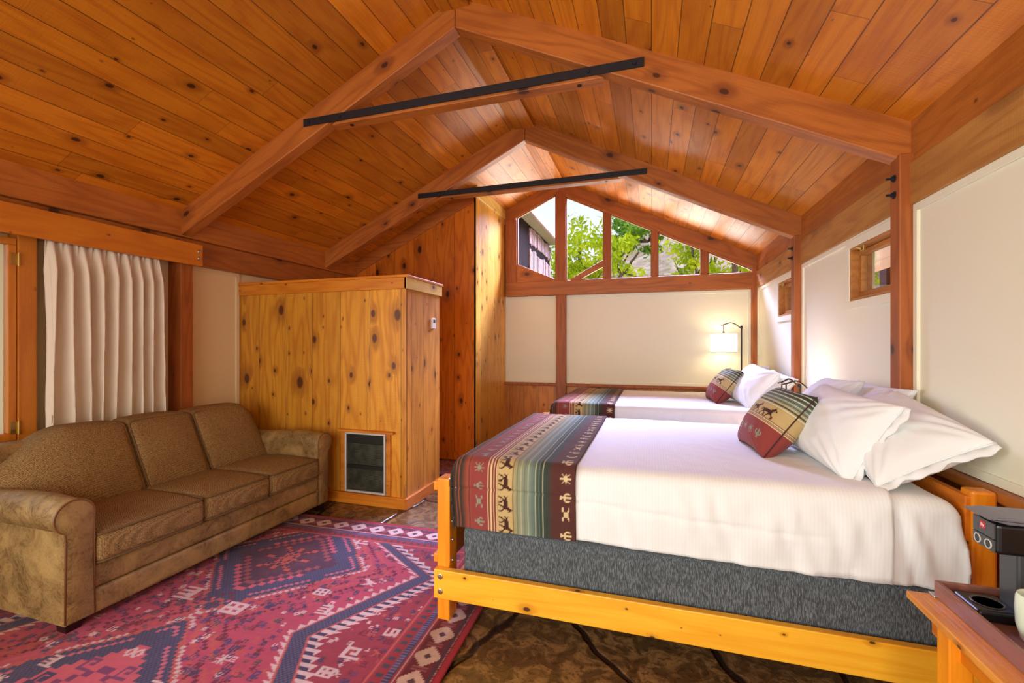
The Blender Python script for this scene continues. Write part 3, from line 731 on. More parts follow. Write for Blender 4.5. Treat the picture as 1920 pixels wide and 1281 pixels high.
for k, (y0, y1, zt_) in enumerate(BC):
    yc, hy = (y0+y1)/2, (y1-y0)/2
    def lean(p, k=k, yc=yc, hy=hy):
        p = p.copy(); t_ = (p[:, 2]-.44)/.44
        s_ = (p[:, 1]-yc)/hy
        if k == 0: e = np.clip((-s_+.15)/1.15, 0, 1)
        elif k == 2: e = np.clip((s_-.55)/.45, 0, 1)
        else: e = np.zeros(len(p))
        drop = (.22 if k == 0 else .09)*e**(1.6 if k == 0 else 1.7)+.035
        crown = .008*(1-s_**2)
        p[:, 2] = np.where(t_ > 0, .44+(p[:, 2]-.44)*(1-(drop-crown)/.44), p[:, 2])
        p[:, 0] -= .20*np.clip(t_, -.2, 1.2)
        return p
    bb = B().rbox((-3.165, yc, .655), (.095, hy-.001, .235), .034, (12, 30, 26), puff=(.034, .004, .010), fn=lean)
    c_ = shift(bb).build('back_cushion', M['tweed'], so, smooth=True)
    lp = loop_rect(yc-hy+.009, yc+hy-.009, .429, .881, -3.077, .03, 8)
    arr = lean(np.array(lp)); shift(B().tube([tuple(p) for p in arr], .0065, 8, closed=True)).build('piping', M['welt'], c_, smooth=True)
for (x, y) in ((-2.61, 1.385), (-2.61, 3.03), (-3.42, 1.385), (-3.42, 3.03)):
    shift(B().add([(x-.035+s_*.07+(-.008 if s_ else .008)*(1-t_), y-.035+q*.07+(-.008 if q else .008)*(1-t_), t_*.062) for t_ in (0, 1) for s_, q in ((0, 0), (1, 0), (1, 1), (0, 1))],
        [(0, 1, 2, 3), (4, 5, 6, 7), (0, 1, 5, 4), (1, 2, 6, 5), (2, 3, 7, 6), (3, 0, 4, 7)])).build('foot', M['sofafoot'], so)

# ---------------------------------------------------------------- woven patterns
SP = {
'horse': ["...............X..", "..............XXX.", ".............XXXXX", "............XXXX.X", "X....XXXXXXXXXXX..", ".XXXXXXXXXXXXXX...", "XX.XXXXXXXXXXXX...", "X..XXXXXXXXXXXX...", "...XXX.....XXXXX..", "..XX.XX....XX..XX.", ".XX...XX..XX....XX", ".X.....X..X......X", "XX....XX.XX.....XX"],
'cactus': ["....XX....", ".X..XX..X.", "XX..XX..XX", "XX..XX..XX", "XX..XX..XX", ".XXXXXXXX.", "..XXXXXX..", "....XX....", "....XX....", "...XXXX..."],
'bone': ["XX...XX", "XX...XX", ".XXXXX.", "..XXX..", "..XXX..", "..XXX..", "..XXX..", "..XXX..", "..XXX..", ".XXXXX.", "XX...XX", "XX...XX"],
'star': ["....X....", "X...X...X", ".X..X..X.", "..XXXXX..", "XXXXXXXXX", "..XXXXX..", ".X..X..X.", "X...X...X", "....X...."],
'moon': ["..XXX.", ".XX...", "XX....", "XX....", ".XX...", "..XXX."],
'bird': ["X....XX", "XX..XXX", ".XXXXX.", "..XXX..", ".X.X...", "X..X..."],
'dia': ["...X...", "..XXX..", ".XX.XX.", "XX...XX", ".XX.XX.", "..XXX..", "...X..."],
'box': ["XXXXX", "X.X.X", "XXXXX", "X.X.X", "XXXXX"],
'flo': ["X.X.X", ".XXX.", "XX.XX", ".XXX.", "X.X.X"],
'comb': ["X.X.X.X", "X.X.X.X", "XXXXXXX", "X......"],
's': ["XXXX", "X...", "XXXX", "...X", "XXXX"],
'key': ["XXXXX", "X...X", "X.X.X", "X.XXX", "X...."],
}
SPA = {k: np.array([[c == 'X' for c in row.ljust(max(len(r) for r in v), '.')] for row in v]) for k, v in SP.items()}
def stamp(C, A, Bv, name, a0, a1, b0, b1, col, flipb=False, transpose=False):
    """stamp a motif: rows run along A from a0 to a1, columns along B from b0 to b1 (A, B coordinate arrays)."""
    s_ = SPA[name]
    if transpose: s_ = s_.T
    if flipb: s_ = s_[:, ::-1]
    m = (A >= min(a0, a1)) & (A < max(a0, a1)) & (Bv >= b0) & (Bv < b1)
    if not m.any(): return
    r = np.clip(((A[m]-a0)/(a1-a0)*s_.shape[0]).astype(int), 0, s_.shape[0]-1)
    c = np.clip(((Bv[m]-b0)/(b1-b0)*s_.shape[1]).astype(int), 0, s_.shape[1]-1)
    idx = np.where(m); hit = s_[r, c]
    C[idx[0][hit], idx[1][hit]] = col
def lin(*c): return np.array(S(*c)[:3])
def ramp(x, stops):
    xs = [s_[0] for s_ in stops]; return np.stack([np.interp(x, xs, [s_[1][i] for s_ in stops]) for i in range(3)], -1)

BR, DG, GR, OL, TA, RE, DK = lin(84, 50, 46), lin(56, 66, 60), lin(112, 130, 120), lin(146, 142, 106), lin(186, 162, 112), lin(136, 64, 60), lin(62, 54, 46)
CREAM, MOT, HORSE = lin(206, 184, 142), lin(134, 134, 116), lin(70, 40, 34)
def runner_pattern(A, Bv):
    C = ramp(A, [(0, BR), (.105, BR), (.135, DG), (.17, DG), (.21, GR), (.28, OL), (.30, TA), (.365, TA), (.375, RE), (.50, RE), (.52, DK), (.70, DK)])
    def stripe(a, w_, col):
        m = np.abs(A-a) < w_/2; C[m] = col
    for k in range(8): stripe(.155+k*.0165, .0045, lin(164, 170, 142) if k % 2 == 0 else lin(100, 116, 104))
    for k in range(3): stripe(.292+k*.0, .003, lin(110, 90, 60))
    for a in (.372, .386, .400, .414): stripe(a, .006, CREAM)
    for a in (.379, .393, .407): stripe(a, .005, lin(120, 50, 44))
    for a in (.503, .517, .532, .548): stripe(a, .005, lin(150, 74, 58))
    b = Bv.min(); i = 0
    while b < Bv.max():
        stamp(C, A, Bv, 'horse', .296, .362, b, b+.078, HORSE, flipb=True); b += .098
    b = Bv.min(); i = 0
    for (a0, a1, col, dy) in ((.025, .075, CREAM, 0), (.435, .485, MOT, .02)):
        b = Bv.min()+dy; i = 0
        while b < Bv.max():
            nm = ('cactus', 'bone', 'cactus', 'star', 'cactus', 'moon')[i % 6]
            stamp(C, A, Bv, nm, a0+.008*(nm == 'bone'), a1-.008*(nm == 'bone'), b, b+(.062 if nm == 'bone' else .040), col); b += .085; i += 1
    C[A < .008] *= .6
    return C
def cushion_pattern(U, V):
    """U across 0..1, V up 0..1"""
    C = ramp(V, [(0, RE), (.36, RE), (.40, lin(150, 60, 52)), (.45, TA), (.62, TA), (.70, OL), (.78, GR), (.9, DG), (1, DG)])
    for v in (.385, .405, .425): C[np.abs(V-v) < .006] = CREAM
    for v in (.395, .415, .44): C[np.abs(V-v) < .004] = lin(92, 40, 36)
    for k in range(11): C[np.abs(V-(.655+k*.029)) < .005] = (lin(60, 50, 40) if k % 2 else lin(200, 200, 168))
    for i, u in enumerate((.06, .36, .66)): stamp(C, V, U, 'horse', .62, .45, u, u+.25, HORSE)
    for i, u in enumerate((.08, .26, .44, .62, .80)): stamp(C, V, U, ('bird', 'cactus', 'star', 'star', 'cactus')[i], .27, .15, u, u+.11, MOT)
    return C

# bed cloth: sheet draped over a box
def wrapc(d, r=.05):
    """distance past the edge -> (out, down)"""
    q = np.clip(d, 0, None); L_ = r*PI/2; a = np.clip(q/L_, 0, 1)*PI/2
    return r*np.sin(a), r*(1-np.cos(a))+np.clip(q-L_, 0, None)
def drape(x0, x1, y0, y1, z, dx0, dx1, dy0, dy1, step, off=0.0, r=.05, wr=.004, seed=1, bulge=.012):
    """cloth over the box x0..x1, y0..y1, top z; dx*/dy* are the drops past each edge. returns P, (A,B) cloth coordinates"""
    xa, xb = x0+r, x1-r; ya, yb = y0+r, y1-r
    xs = np.arange(xa-dx0, xb+dx1+step*.5, step); ys = np.arange(ya-dy0, yb+dy1+step*.5, step)
    X, Y = np.meshgrid(xs, ys, indexing='ij')
    ol, dl = wrapc(xa-X, r); orr, dr = wrapc(X-xb, r); on, dn = wrapc(ya-Y, r); of, df = wrapc(Y-yb, r)
    px = np.clip(X, xa, xb)-ol+orr; py = np.clip(Y, ya, yb)-on+of
    dz = np.maximum(np.maximum(dl, dr), np.maximum(dn, df))
    k = 18.0; sm = np.log(np.exp(dl*k)+np.exp(dr*k)+np.exp(dn*k)+np.exp(df*k)-3)/k
    dz = .5*dz+.5*np.minimum(sm, dz+.03)
    side = np.clip((dz-.03)/.08, 0, 1)
    hx = np.clip((X+.2)/.9, 0, 1)
    w1 = (vnoise(X*9+dz*5, dz*.9, seed)-.5)*wr*1.6+(vnoise(X*23-dz*7, dz*1.6, seed+2)-.5)*wr*(.7+1.2*hx)+(vnoise(X*47+dz*4, dz*2.2, seed+4)-.5)*wr*(.25+.6*hx)
    crease = -wr*.9*np.exp(-((dz-.16-.02*np.sin(X*3))/.008)**2)*np.clip((.75-X)/.3, 0, 1)
    w1 = w1+crease
    swell = bulge*np.sin(np.clip(dz/.30, 0, 1)*PI)
    py = py-(Y < ya)*(off+swell+w1*side*2.0)+(Y > yb)*(off+swell+w1*side)
    px = px-(X < xa)*(off+swell*.5)+(X > xb)*(off+swell*.5)
    top = 1-side
    pz = z+off-dz+top*(.014*fbm(X*3, Y*3, seed+3)+.007*fbm(X*13+Y*4, Y*7, seed+5))+side*.012*fbm(X*4, Y*0, seed+6)
    return np.stack([px, py, pz], -1), X, Y
def gridfaces(nu, nv): return [(i*nv+j, i*nv+j+1, (i+1)*nv+j+1, (i+1)*nv+j) for i in range(nu-1) for j in range(nv-1)]
def cloth(name, P, mat, parent=None, weave=None, th=.004):
    nu, nv = P.shape[:2]; b = B(); b.v = P.reshape(-1, 3).tolist(); b.f = gridfaces(nu, nv)
    o = b.build(name, mat, parent, smooth=True, weave=None if weave is None else weave.reshape(-1, 3))
    md = o.modifiers.new('t', 'SOLIDIFY'); md.thickness = th; md.offset = 1.0
    return o

def pillow(name, mat, loc, rot, w_, h_, t_, label, cat, group=None, n=54, pinch=.10, seed=0, wr=1.7, pattern=None, sagz=0.0, flange=0.0, droop=None):
    """pillow lying in its local XY plane, z = thickness. w_ along x, h_ along y"""
    u = np.linspace(-1, 1, n); u = np.sign(u)*(1-(1-np.abs(u))**1.25); U, V = np.meshgrid(u, u, indexing='ij')
    X = w_/2*U*(1-pinch*(1-V**2)**.8); Y = h_/2*V*(1-pinch*(1-U**2)**.8)
    T = t_/2*np.clip((1-U**2)*(1-V**2), 0, 1)**.36
    edge = np.maximum(np.abs(U), np.abs(V))
    cor = np.abs(U*V)
    b = B(); vs = []; cols = []
    for sg in (1, -1):
        # wrinkles radiate from the corners and run along the edges
        ang = np.arctan2(np.abs(V)-1.25, np.abs(U)-1.25)
        wn = (np.sin(ang*26+seed*3+np.sign(U)*2+np.sign(V)*5+4*fbm(U*2+seed, V*2, seed+2))*np.clip(cor*1.2, 0, 1)*.5*(1-edge**6)
              + fbm(U*2.4+seed*7, V*2.4, seed+int(sg)+1, 4)*1.3*(1-edge**4))
        Z = sg*T+wn*.011*wr*(1 if sg > 0 else .5)
        if droop: Z = Z+droop(U, V)
        vs.append(np.stack([X, Y, Z], -1).reshape(-1, 3))
    F = gridfaces(n, n); N = n*n
    bm = bmesh.new(); lay = bm.verts.layers.float_color.new('weave') if pattern is not None else None; allv = np.concatenate(vs); V_ = [bm.verts.new(p) for p in allv]
    for f in F:
        bm.faces.new([V_[i] for i in f][::-1]); bm.faces.new([V_[i+N] for i in f])
    me = bpy.data.meshes.new(name)
    if pattern is not None:
        C = pattern((U+1)/2, (V+1)/2).reshape(-1, 3)
        for i in range(N):
            V_[i][lay] = (*C[i], 1); V_[i+N][lay] = (*C[i], 1)
    bmesh.ops.remove_doubles(bm, verts=bm.verts, dist=1e-4); bmesh.ops.recalc_face_normals(bm, faces=bm.faces)
    bm.to_mesh(me); bm.free(); me.shade_smooth(); me.materials.append(mat)
    root = empty(name, loc, label, cat, group); root.rotation_euler = rot
    o = bpy.data.objects.new('cover', me); COL.objects.link(o); o.parent = root
    # edge seam
    pts = [(w_/2*a*(1-pinch*(1-c*c)**.8), h_/2*c*(1-pinch*(1-a*a)**.8), (float(droop(np.array(a), np.array(c))) if droop else 0)) for a, c in
           [(-1+2*k/20, -1) for k in range(20)]+[(1, -1+2*k/20) for k in range(20)]+[(1-2*k/20, 1) for k in range(20)]+[(-1, 1-2*k/20) for k in range(20)]]
    B().tube(pts, .0035, 6, closed=True).build('seam', M['seam_d'] if pattern is not None else mat, root, smooth=True)
    if flange:
        fb = B(); m = 30; vv = []
        for i in range(m+1):
            c = -1+2*i/m; y = h_/2*c; x0 = w_/2*(1-pinch*(1-c*c)**.8)-.01
            zz = float(droop(np.array(1.0), np.array(c))) if droop else 0
            vv += [(x0, y, zz+.004*math.sin(i*1.3)), (x0+flange*(.8+.2*math.cos(i*.5)), y*1.0, zz-.012+.006*math.sin(i*1.1))]
        fb.add(vv, [(2*i, 2*i+1, 2*i+3, 2*i+2) for i in range(m)])
        fo = fb.build('hem', mat, root, smooth=True); md = fo.modifiers.new('t', 'SOLIDIFY'); md.thickness = .006
    return root
M['seam_d'] = plain('dark_seam', S(70, 34, 32), .9)

# ---------------------------------------------------------------- beds
BW, BX0, BX1 = 1.38, -.875, 1.055
def bed(y0, names):
    """y0: near face of the mattress"""
    R_ = empty('bed_frame', (-1.0, y0-.04, 0), names['frame'], 'bed', 'pine bed frames')
    def T(b): b.v = [(p[0]+1.0, p[1]-(y0-.04), p[2]) for p in b.v]; return b
    yn, yf = y0-.06, y0+BW+.025
    for i, (ya, yb) in enumerate(((yn, yn+.036), (yf, yf+.036))):
        s_ = T(B().box((-1.0, ya, .136), (1.16, yb, .274), .004)).build('side_rail', M['rail'], R_)
        for z in (.172, .243):
            T(B().lathe([(.001, -.010), (.008, -.009), (.010, -.004), (.013, -.003), (.013, 0)], (-.965, ya if i == 0 else yb+.01, z), 14, 1)).build('bolt', M['chrome'], s_, smooth=40)
    for ya in (yn+.037, yf-.092):
        p_ = T(B().box((-1.0, ya, 0), (-.935, ya+.092, .70), .006)).build('foot_post', M['bedpost'], R_)
        T(B().box((-.952, ya-.004, .285), (-.931, ya+.002, .665), .002)).build('inlay_strip', M['bedpost'], p_)
        for z in (.30, .40, .49, .65):
            T(B().lathe([(.001, .012), (.006, .011), (.008, .004), (.008, 0)], (-.935, ya+.025, z), 12, 0)).build('bolt', M['chrome'], p_, smooth=40)
        for z in (.655, .30):
            T(B().box((-1.03, ya+.02, z-.022), (-.999, ya+.07, z+.022), .005)).build('peg', M['bedpost'], p_)
    T(B().box((-.975, yn+.12, .50), (-.945, yf-.08, .69), .005)).build('footboard_panel', M['head'], R_)
    T(B().box((-.975, yn+.12, .29), (-.945, yf-.08, .47), .005)).build('footboard_panel', M['head'], R_)
    T(B().box((-.975, yn+.12, .10), (-.945, yf-.08, .16), .005)).build('stretcher', M['head'], R_)
    for ya in (yn+.045, yf-.10):
        T(B().box((1.075, ya, 0), (1.15, ya+.065, .836), .01)).build('head_post', M['bedpost'], R_)
    T(B().box((1.060, yn+.05, .655), (1.09, yf-.03, .815), .004)).build('headboard_panel', M['head'], R_)
    hp = T(B().box((1.066, yn+.05, .22), (1.092, yf-.03, .645), .004)).build('headboard_panel', M['head'], R_)
    for z in (.34, .44, .56):
        T(B().lathe([(.001, -.010), (.008, -.009), (.012, -.003), (.012, 0)], (1.066, yn+.10, z), 14, 0)).build('bolt', M['brass'], hp, smooth=40)
    T(B().box((-.9, yn+.05, .15), (1.1, yf-.03, .20), .003)).build('slat_base', M['head'], R_)
    # box spring
    o = B().rbox(((BX0+BX1+.04)/2, y0+BW/2, .335), ((BX1-BX0+.04)/2, BW/2, .133), .02, (20, 20, 8), puff=.004).build('box_spring', M['boxspring'], smooth=True)
    tag(o, names['spring'], 'box spring', 'box springs under the mattresses')
    # mattress in fitted sheet
    o = B().rbox(((BX0+BX1-.03)/2, y0+BW/2, .628), ((BX1-BX0-.03)/2, BW/2-.004, .155), .05, (30, 30, 12), puff=.006).build('mattress', M['sheet'], smooth=True)
    tag(o, names['mattress'], 'mattress', 'mattresses in white fitted sheets')
    # under sheet near the head, top sheet over most of the bed
    P, X, Y = drape(.45, 1.035, y0-.012, y0+BW+.012, .790, 0.0, .30, .345, .34, .012, off=.004, wr=.006, seed=21)
    # gathered corner at the head
    dd = np.clip((P[..., 0]-.95)/.14, 0, 1)*np.clip((.72-P[..., 2])/.25, 0, 1)
    P[..., 0] += dd*.035; P[..., 1] -= dd*.018*(Y < y0+.3)
    o = cloth('fitted_sheet', P, M['sheet']); tag(o, names['under'], 'bed sheet', 'lower bed sheets')
    P, X, Y = drape(BX0-.004, 2.0, y0-.02, y0+BW+.02, .798, .30, 0, .345, .34, .012, off=.008, wr=.004, seed=5)
    keep = int((.86-(BX0-.004+.05-.30))/.012); P = P[:keep]
    # gentle lift of the sheet edge
    e = np.clip((P[..., 0]-.78)/.08, 0, 1); P[..., 2] += .006*e
    P[..., 2] -= .018*np.clip((P[..., 0]+.3)/1.2, 0, 1)*(P[..., 2] < .5)
    o = cloth('top_sheet', P, M['sheet'], th=.005); tag(o, names['top'], 'bed sheet', 'white top sheets')
    # runner blanket
    st = .0042
    P, X, Y = drape(BX0-.004, 2.0, y0-.020, y0+BW+.02, .798, .345, 0, .364, .36, st, off=.024, wr=.004, seed=5)
    keep = int((-.31-(BX0-.004+.05-.345))/st); P = P[:keep]; X = X[:keep]; Y = Y[:keep]
    A = -.31-X
    C = runner_pattern(A, Y)
    C = C*(1+.12*fbm(X*40, Y*40, 8)[..., None])
    o = cloth('blanket_runner', P, M['blanket'], weave=C, th=.006); tag(o, names['blanket'], 'blanket', 'patterned blankets at the foot of the beds')
    return R_

n1 = dict(frame='orange pine bed frame of the nearer bed, with bolted side rail', spring='heathered grey box spring of the nearer bed, fully showing above the rail',
    mattress='white mattress of the nearer bed', under='white lower sheet bunched at the headboard corner of the nearer bed',
    top='white striped sheet stretched over the nearer bed', blanket='horse and cactus patterned blanket across the foot of the nearer bed')
n2 = dict(frame='orange pine bed frame of the farther bed by the end wall', spring='heathered grey box spring of the farther bed, hidden behind the nearer one',
    mattress='white mattress of the farther bed', under='white lower sheet at the headboard of the farther bed',
    top='white striped sheet stretched over the farther bed', blanket='horse and cactus patterned blanket across the foot of the farther bed')
Y1, Y2 = 2.0, 4.17
bed(Y1, n1); bed(Y2, n2)

def setp(o, loc, fwd, up):
    """orient a pillow: its local +z (front) along fwd, local +y (top) roughly along up"""
    z = Vector(fwd).normalized(); x = Vector(up).cross(z).normalized(); y = z.cross(x)
    o.rotation_euler = Matrix((x, y, z)).transposed().to_euler(); o.location = loc
pg = 'white pillows piled at the headboards'
def pil(loc, fwd, up, w_, h_, t_, label, **kw):
    o = pillow('pillow', M['pillow'], (0, 0, 0), (0, 0, 0), w_, h_, t_, label, 'pillow', pg, **kw); setp(o, loc, fwd, up); return o
def cus(loc, fwd, up, w_, h_, t_, label, **kw):
    o = pillow('throw_cushion', M['blanket'], (0, 0, 0), (0, 0, 0), w_, h_, t_, label, 'cushion', 'horse patterned throw cushions', pattern=cushion_pattern, n=150, wr=.5, **kw); setp(o, loc, fwd, up); return o
cus((.605, 2.60, .960), (-.79, -.10, .61), (.6, .05, .78), .38, .375, .22, 'horse patterned throw cushion leaning on the pillows of the nearer bed', pinch=.07, seed=3)
pil((.825, 2.44, .965), (-.86, -.12, .50), (.50, .0, .86), .62, .37, .25, 'plump white pillow leaning behind the cushion on the nearer bed', seed=5, flange=.045, pinch=.07)
pil((.985, 2.34, .965), (-.50, -.16, .84), (.84, -.08, .50), .64, .39, .22, 'flat white pillow overhanging the headboard of the nearer bed', seed=9, flange=.05, pinch=.06)
pil((.93, 3.06, .985), (-.72, .05, .66), (.66, 0, .74), .52, .44, .18, 'white pillow standing at the far side of the nearer bed', seed=12)
pil((1.04, 2.80, .985), (-.78, .0, .60), (.60, 0, .78), .60, .40, .13, 'white pillow mostly hidden at the back of the nearer bed pile', seed=14)
cus((.665, 4.72, .962), (-.79, -.10, .61), (.6, .05, .78), .38, .375, .21, 'horse patterned throw cushion leaning on the pillows of the farther bed', pinch=.07, seed=4)
pil((.88, 4.56, .975), (-.80, -.16, .58), (.58, .0, .80), .58, .40, .25, 'plump white pillow behind the cushion on the farther bed', seed=6, pinch=.07)
pil((.99, 4.50, .965), (-.66, -.10, .74), (.74, .0, .66), .60, .38, .16, 'white pillow against the headboard of the farther bed', seed=8)
pil((.95, 5.15, .98), (-.7, .05, .7), (.7, 0, .7), .54, .42, .17, 'white pillow beside the floor lamp end of the farther bed', seed=10)

# ---------------------------------------------------------------- lamps
def arc_lamp(name, loc, rz, zshade, hsh, rsh, zb, label, arm=.19, base=.12, group=None):
    """loc = foot of the pole; the shade hangs at distance arm along local x"""
    r_ = empty(name, loc, label, 'lamp', group, rz=rz)
    B().lathe([(.001, 0), (base, 0), (base, .012), (base*.9, .018), (.012, .024), (.001, .024)], n=32).build('base', M['bronze'], r_, smooth=40)
    top = zshade+hsh+.10
    B().tube([(0, 0, .02), (0, 0, top-.04)], .0085, 12).lathe([(.001, top-.01), (.010, top-.012), (.012, top-.02), (.012, top-.045), (.009, top-.05), (.001, top-.05)], n=16).build('pole', M['bronze'], r_, smooth=40)
    pts = [(arm*(1-math.cos(a))*0+arm*k/14, 0, top-.05+.075*math.sin(PI/2*min(1, k/9))+(0 if k < 9 else -.004*(k-9)**1.1)) for k in range(15) for a in (0,)]
    pts += [(arm+.03, 0, pts[-1][2]-.006)]
    B().tube(pts, .006, 10).build('arm', M['bronze'], r_, smooth=True)
    zs = zshade+hsh
    B().tube([(arm, 0, pts[-2][2]), (arm, 0, zs-.01)], .005, 8).lathe([(.001, zs+.022), (.014, zs+.022), (.014, zs+.008), (.001, zs+.008)], (arm, 0, 0), 14).build('hanger', M['bronze'], r_, smooth=40)
    sh = B().lathe([(rsh, zshade), (rsh, zshade+hsh), (rsh-.003, zshade+hsh), (rsh-.003, zshade)], (arm, 0, 0), 40, closed=True).build('lamp_shade', M['shade'], r_, smooth=40)
    for z in (zshade, zshade+hsh-.006):
        B().lathe([(rsh+.0015, z), (rsh+.0015, z+.006), (rsh-.004, z+.006), (rsh-.004, z)], (arm, 0, 0), 40, closed=True).build('shade_rim', M['paint'], sh)
    return r_
def bulb(x, y, z, e, name='lamp_bulb'):
    lamp('POINT', name, (x, y, z), e, (1.0, .76, .50), shadow_soft_size=.045)
arc_lamp('floor_lamp', (1.0, 5.76, 0), PI, 1.27, .22, .145, 0, 'arc floor lamp with lit white drum shade in the far corner', arm=.19)
bulb(.81, 5.76, 1.38, 2.2)
# nightstand between the beds with two lamps
ns = empty('nightstand', (.93, 3.82, 0), 'small wooden nightstand between the two beds', 'nightstand')
B().box((-.24, -.22, .56), (.22, .22, .585), .004).build('top', M['table'], ns)
B().box((-.22, -.20, .08), (.20, .20, .56), .004).build('body', M['head'], ns)
for x in (-.2, .16):
    for y in (-.18, .15): B().box((x, y, 0), (x+.035, y+.035, .08), .002).build('leg', M['head'], ns)
d_ = B().box((-.232, -.18, .33), (-.22, .18, .53), .003).build('drawer', M['bedpost'], ns)
B().lathe([(.001, -.022), (.011, -.02), (.011, -.012), (.005, 0)], (-.232, 0, .43), 14, 0).build('knob', M['brass'], d_, smooth=40)
arc_lamp('table_lamp', (1.09, 3.95, .585), math.radians(205), .22, .16, .085, 0, 'bronze arc table lamp with lit shade, the one nearer the far bed', arm=.15, base=.07, group='arc table lamps on the nightstand')
arc_lamp('table_lamp', (1.09, 3.70, .585), math.radians(170), .22, .16, .085, 0, 'bronze arc table lamp mostly hidden behind the patterned cushion', arm=.15, base=.07, group='arc table lamps on the nightstand')
bulb(1.09+.15*math.cos(math.radians(205)), 3.95+.15*math.sin(math.radians(205)), .585+.29, 2.2)
bulb(1.09+.15*math.cos(math.radians(170)), 3.70+.15*math.sin(math.radians(170)), .585+.29, 2.2)

# ---------------------------------------------------------------- rug
def rug():
    st = .0052; X0, X1 = -3.52, -.82; YA, YB = .62, 2.95
    xs = np.arange(X0, X1, st); ys = np.arange(YA, YB, st); X, Y = np.meshgrid(xs, ys, indexing='ij')
    xc = -2.17; ax = np.abs(X-xc); jx = ax+.006*fbm(X*20, Y*20, 2)
    FLD, RED, NAVY, PNK, CRM, ORG, MRN = lin(178, 66, 82), lin(152, 52, 62), lin(66, 54, 80), lin(190, 96, 106), lin(210, 176, 164), lin(184, 82, 70), lin(110, 36, 50)
    C = np.zeros(X.shape+(3,)); C[:] = RED
    # zigzag band
    ph = np.abs(np.mod(Y-2.32+.62, 1.24)-.62)
    Bd = np.where(Y > 2.32, .98-1.43*(Y-2.32), .98-.33*ph/.62)
    Bd = np.where(Y > 2.62, np.minimum(Bd, .56), Bd)
    dB = Bd-ax
    field = (dB > 0) & (Y < 2.66)
    C[field] = FLD
    step = np.mod((X+Y*1.0)*1.0, .05)/.05
    tooth = np.mod(Y*1.0, .042)/.042
    C[(np.abs(dB+.045) < .05*(.2+.8*tooth)) & (dB < -.004) & (Y < 2.66)] = CRM
    C[(dB < -.004) & (dB > -.055) & (tooth < .45) & (Y < 2.66)] = NAVY
    nav = (dB > 0) & (dB < .085) & (Y < 2.66)
    dots = ((np.floor(X/.0105)+np.floor(Y/.0105)) % 2 == 0)
    C[nav] = NAVY; C[nav & dots] = NAVY*1.0+.045
    for d0 in (-.004, .088): C[(np.abs(dB-d0) < .005) & (Y < 2.66)] = ORG*1.1
    C[(dB > .094) & (dB < .094+.038*tooth) & (Y < 2.66)] = CRM
    # medallions
    for cy in (2.30, 1.08):
        q = .02
        xq = np.floor(ax/q)*q; yq = np.floor(np.abs(Y-cy)/q)*q
        m = xq/.52+yq/.56
        for lo, hi, col in ((1.42, 1.44, MRN), (1.30, 1.335, ORG), (1.22, 1.25, MRN), (1.12, 1.16, ORG), (1.02, 1.045, CRM*.9), (.98, 1.02, ORG)):
            C[(m > lo) & (m <= hi) & (dB > .14)] = col
        C[m < .98] = NAVY; C[(m < .98) & dots] = NAVY+.03
        C[(m < .90) & (m > .87)] = PNK
        m2 = np.floor(ax/.034)*.034/.34+np.floor(np.abs(Y-cy)/.034)*.034/.36
        C[m2 < .98] = lin(196, 84, 92); C[(m2 < .84) & (m2 > .78)] = NAVY
        C[(m2 < .62) & (m2 > .5)] = lin(120, 52, 84)
        if cy > 2:
            C[m2 < .92] = lin(84, 46, 62); C[(m2 < .80) & (m2 > .74)] = lin(150, 70, 66); C[(m2 < .5) & dots] = lin(100, 56, 60)
            for (sz, cc) in ((.34, MRN), (.30, lin(190, 84, 60)), (.20, NAVY*.8), (.13, lin(196, 88, 66))):
                stamp(C, X, Y, 'star', xc-sz/2, xc+sz/2, cy-sz*.45, cy+sz*.45, cc)
            continue
        m3 = ax/.13+np.abs(Y-cy)/.15
        C[m3 < 1.0] = NAVY*.7; C[m3 < .8] = CRM; C[m3 < .74] = lin(214, 70, 78); C[m3 < .35] = CRM
        for (sx_, sy_) in ((1, 1), (-1, 1), (1, -1), (-1, -1)):
            for (dx, dy, nm, col, sz) in ((.19, .12, 'key', NAVY, .07), (.10, .23, 'key', lin(120, 60, 90), .07), (.27, .02, 's', NAVY, .05), (.02, .33, 'dia', CRM, .06), (.28, .20, 'comb', CRM, .07), (.36, .07, 'flo', CRM, .05)):
                x0 = xc+sx_*dx-sz/2; y0 = cy+sy_*dy-sz/2
                stamp(C, X, Y, nm, x0, x0+sz, y0, y0+sz, col)
    # scattered motifs in the field and spandrels
    names = ['dia', 'box', 'flo', 'comb', 's', 'key', 'bird', 'star']
    cols = [NAVY, NAVY, MRN, CRM, lin(90, 60, 96), lin(120, 36, 52), lin(84, 70, 70), ORG]
    for k in range(2600):
        x0 = random.uniform(-3.3, -1.06); y0 = random.uniform(.7, 2.6); sz = random.choice((.02, .024, .028, .034, .04))
        i = int((x0-X0)/st); j = int((y0-YA)/st)
        if not (0 <= i < X.shape[0]-12 and 0 <= j < X.shape[1]-12): continue
        a_ = abs(x0+sz/2-xc); yy = y0+sz/2
        mm = min(a_/.52+abs(yy-cy)/.56 for cy in (2.30, 1.08))
        bd = float(Bd[i, j])-a_
        if mm < 1.08 or -.08 < bd < .15: continue
        stamp(C, X, Y, random.choice(names), x0, x0+sz, y0, y0+sz, random.choice(cols))
    for (x0, y0, nm, sz) in ((-1.75, 2.0, 'box', .08), (-1.62, 1.86, 'comb', .09), (-2.45, 1.78, 'comb', .14), (-2.1, 1.74, 'box', .12), (-1.33, 1.50, 'box', .075), (-1.3, 1.62, 'key', .09), (-1.2, 1.80, 's', .07), (-1.8, 1.45, 'star', .07), (-1.9, 2.6, 'key', .1), (-1.55, 2.15, 'bird', .08), (-2.8, 1.6, 'star', .09)):
        stamp(C, X, Y, nm, x0, x0+sz, y0, y0+sz*.8, CRM)
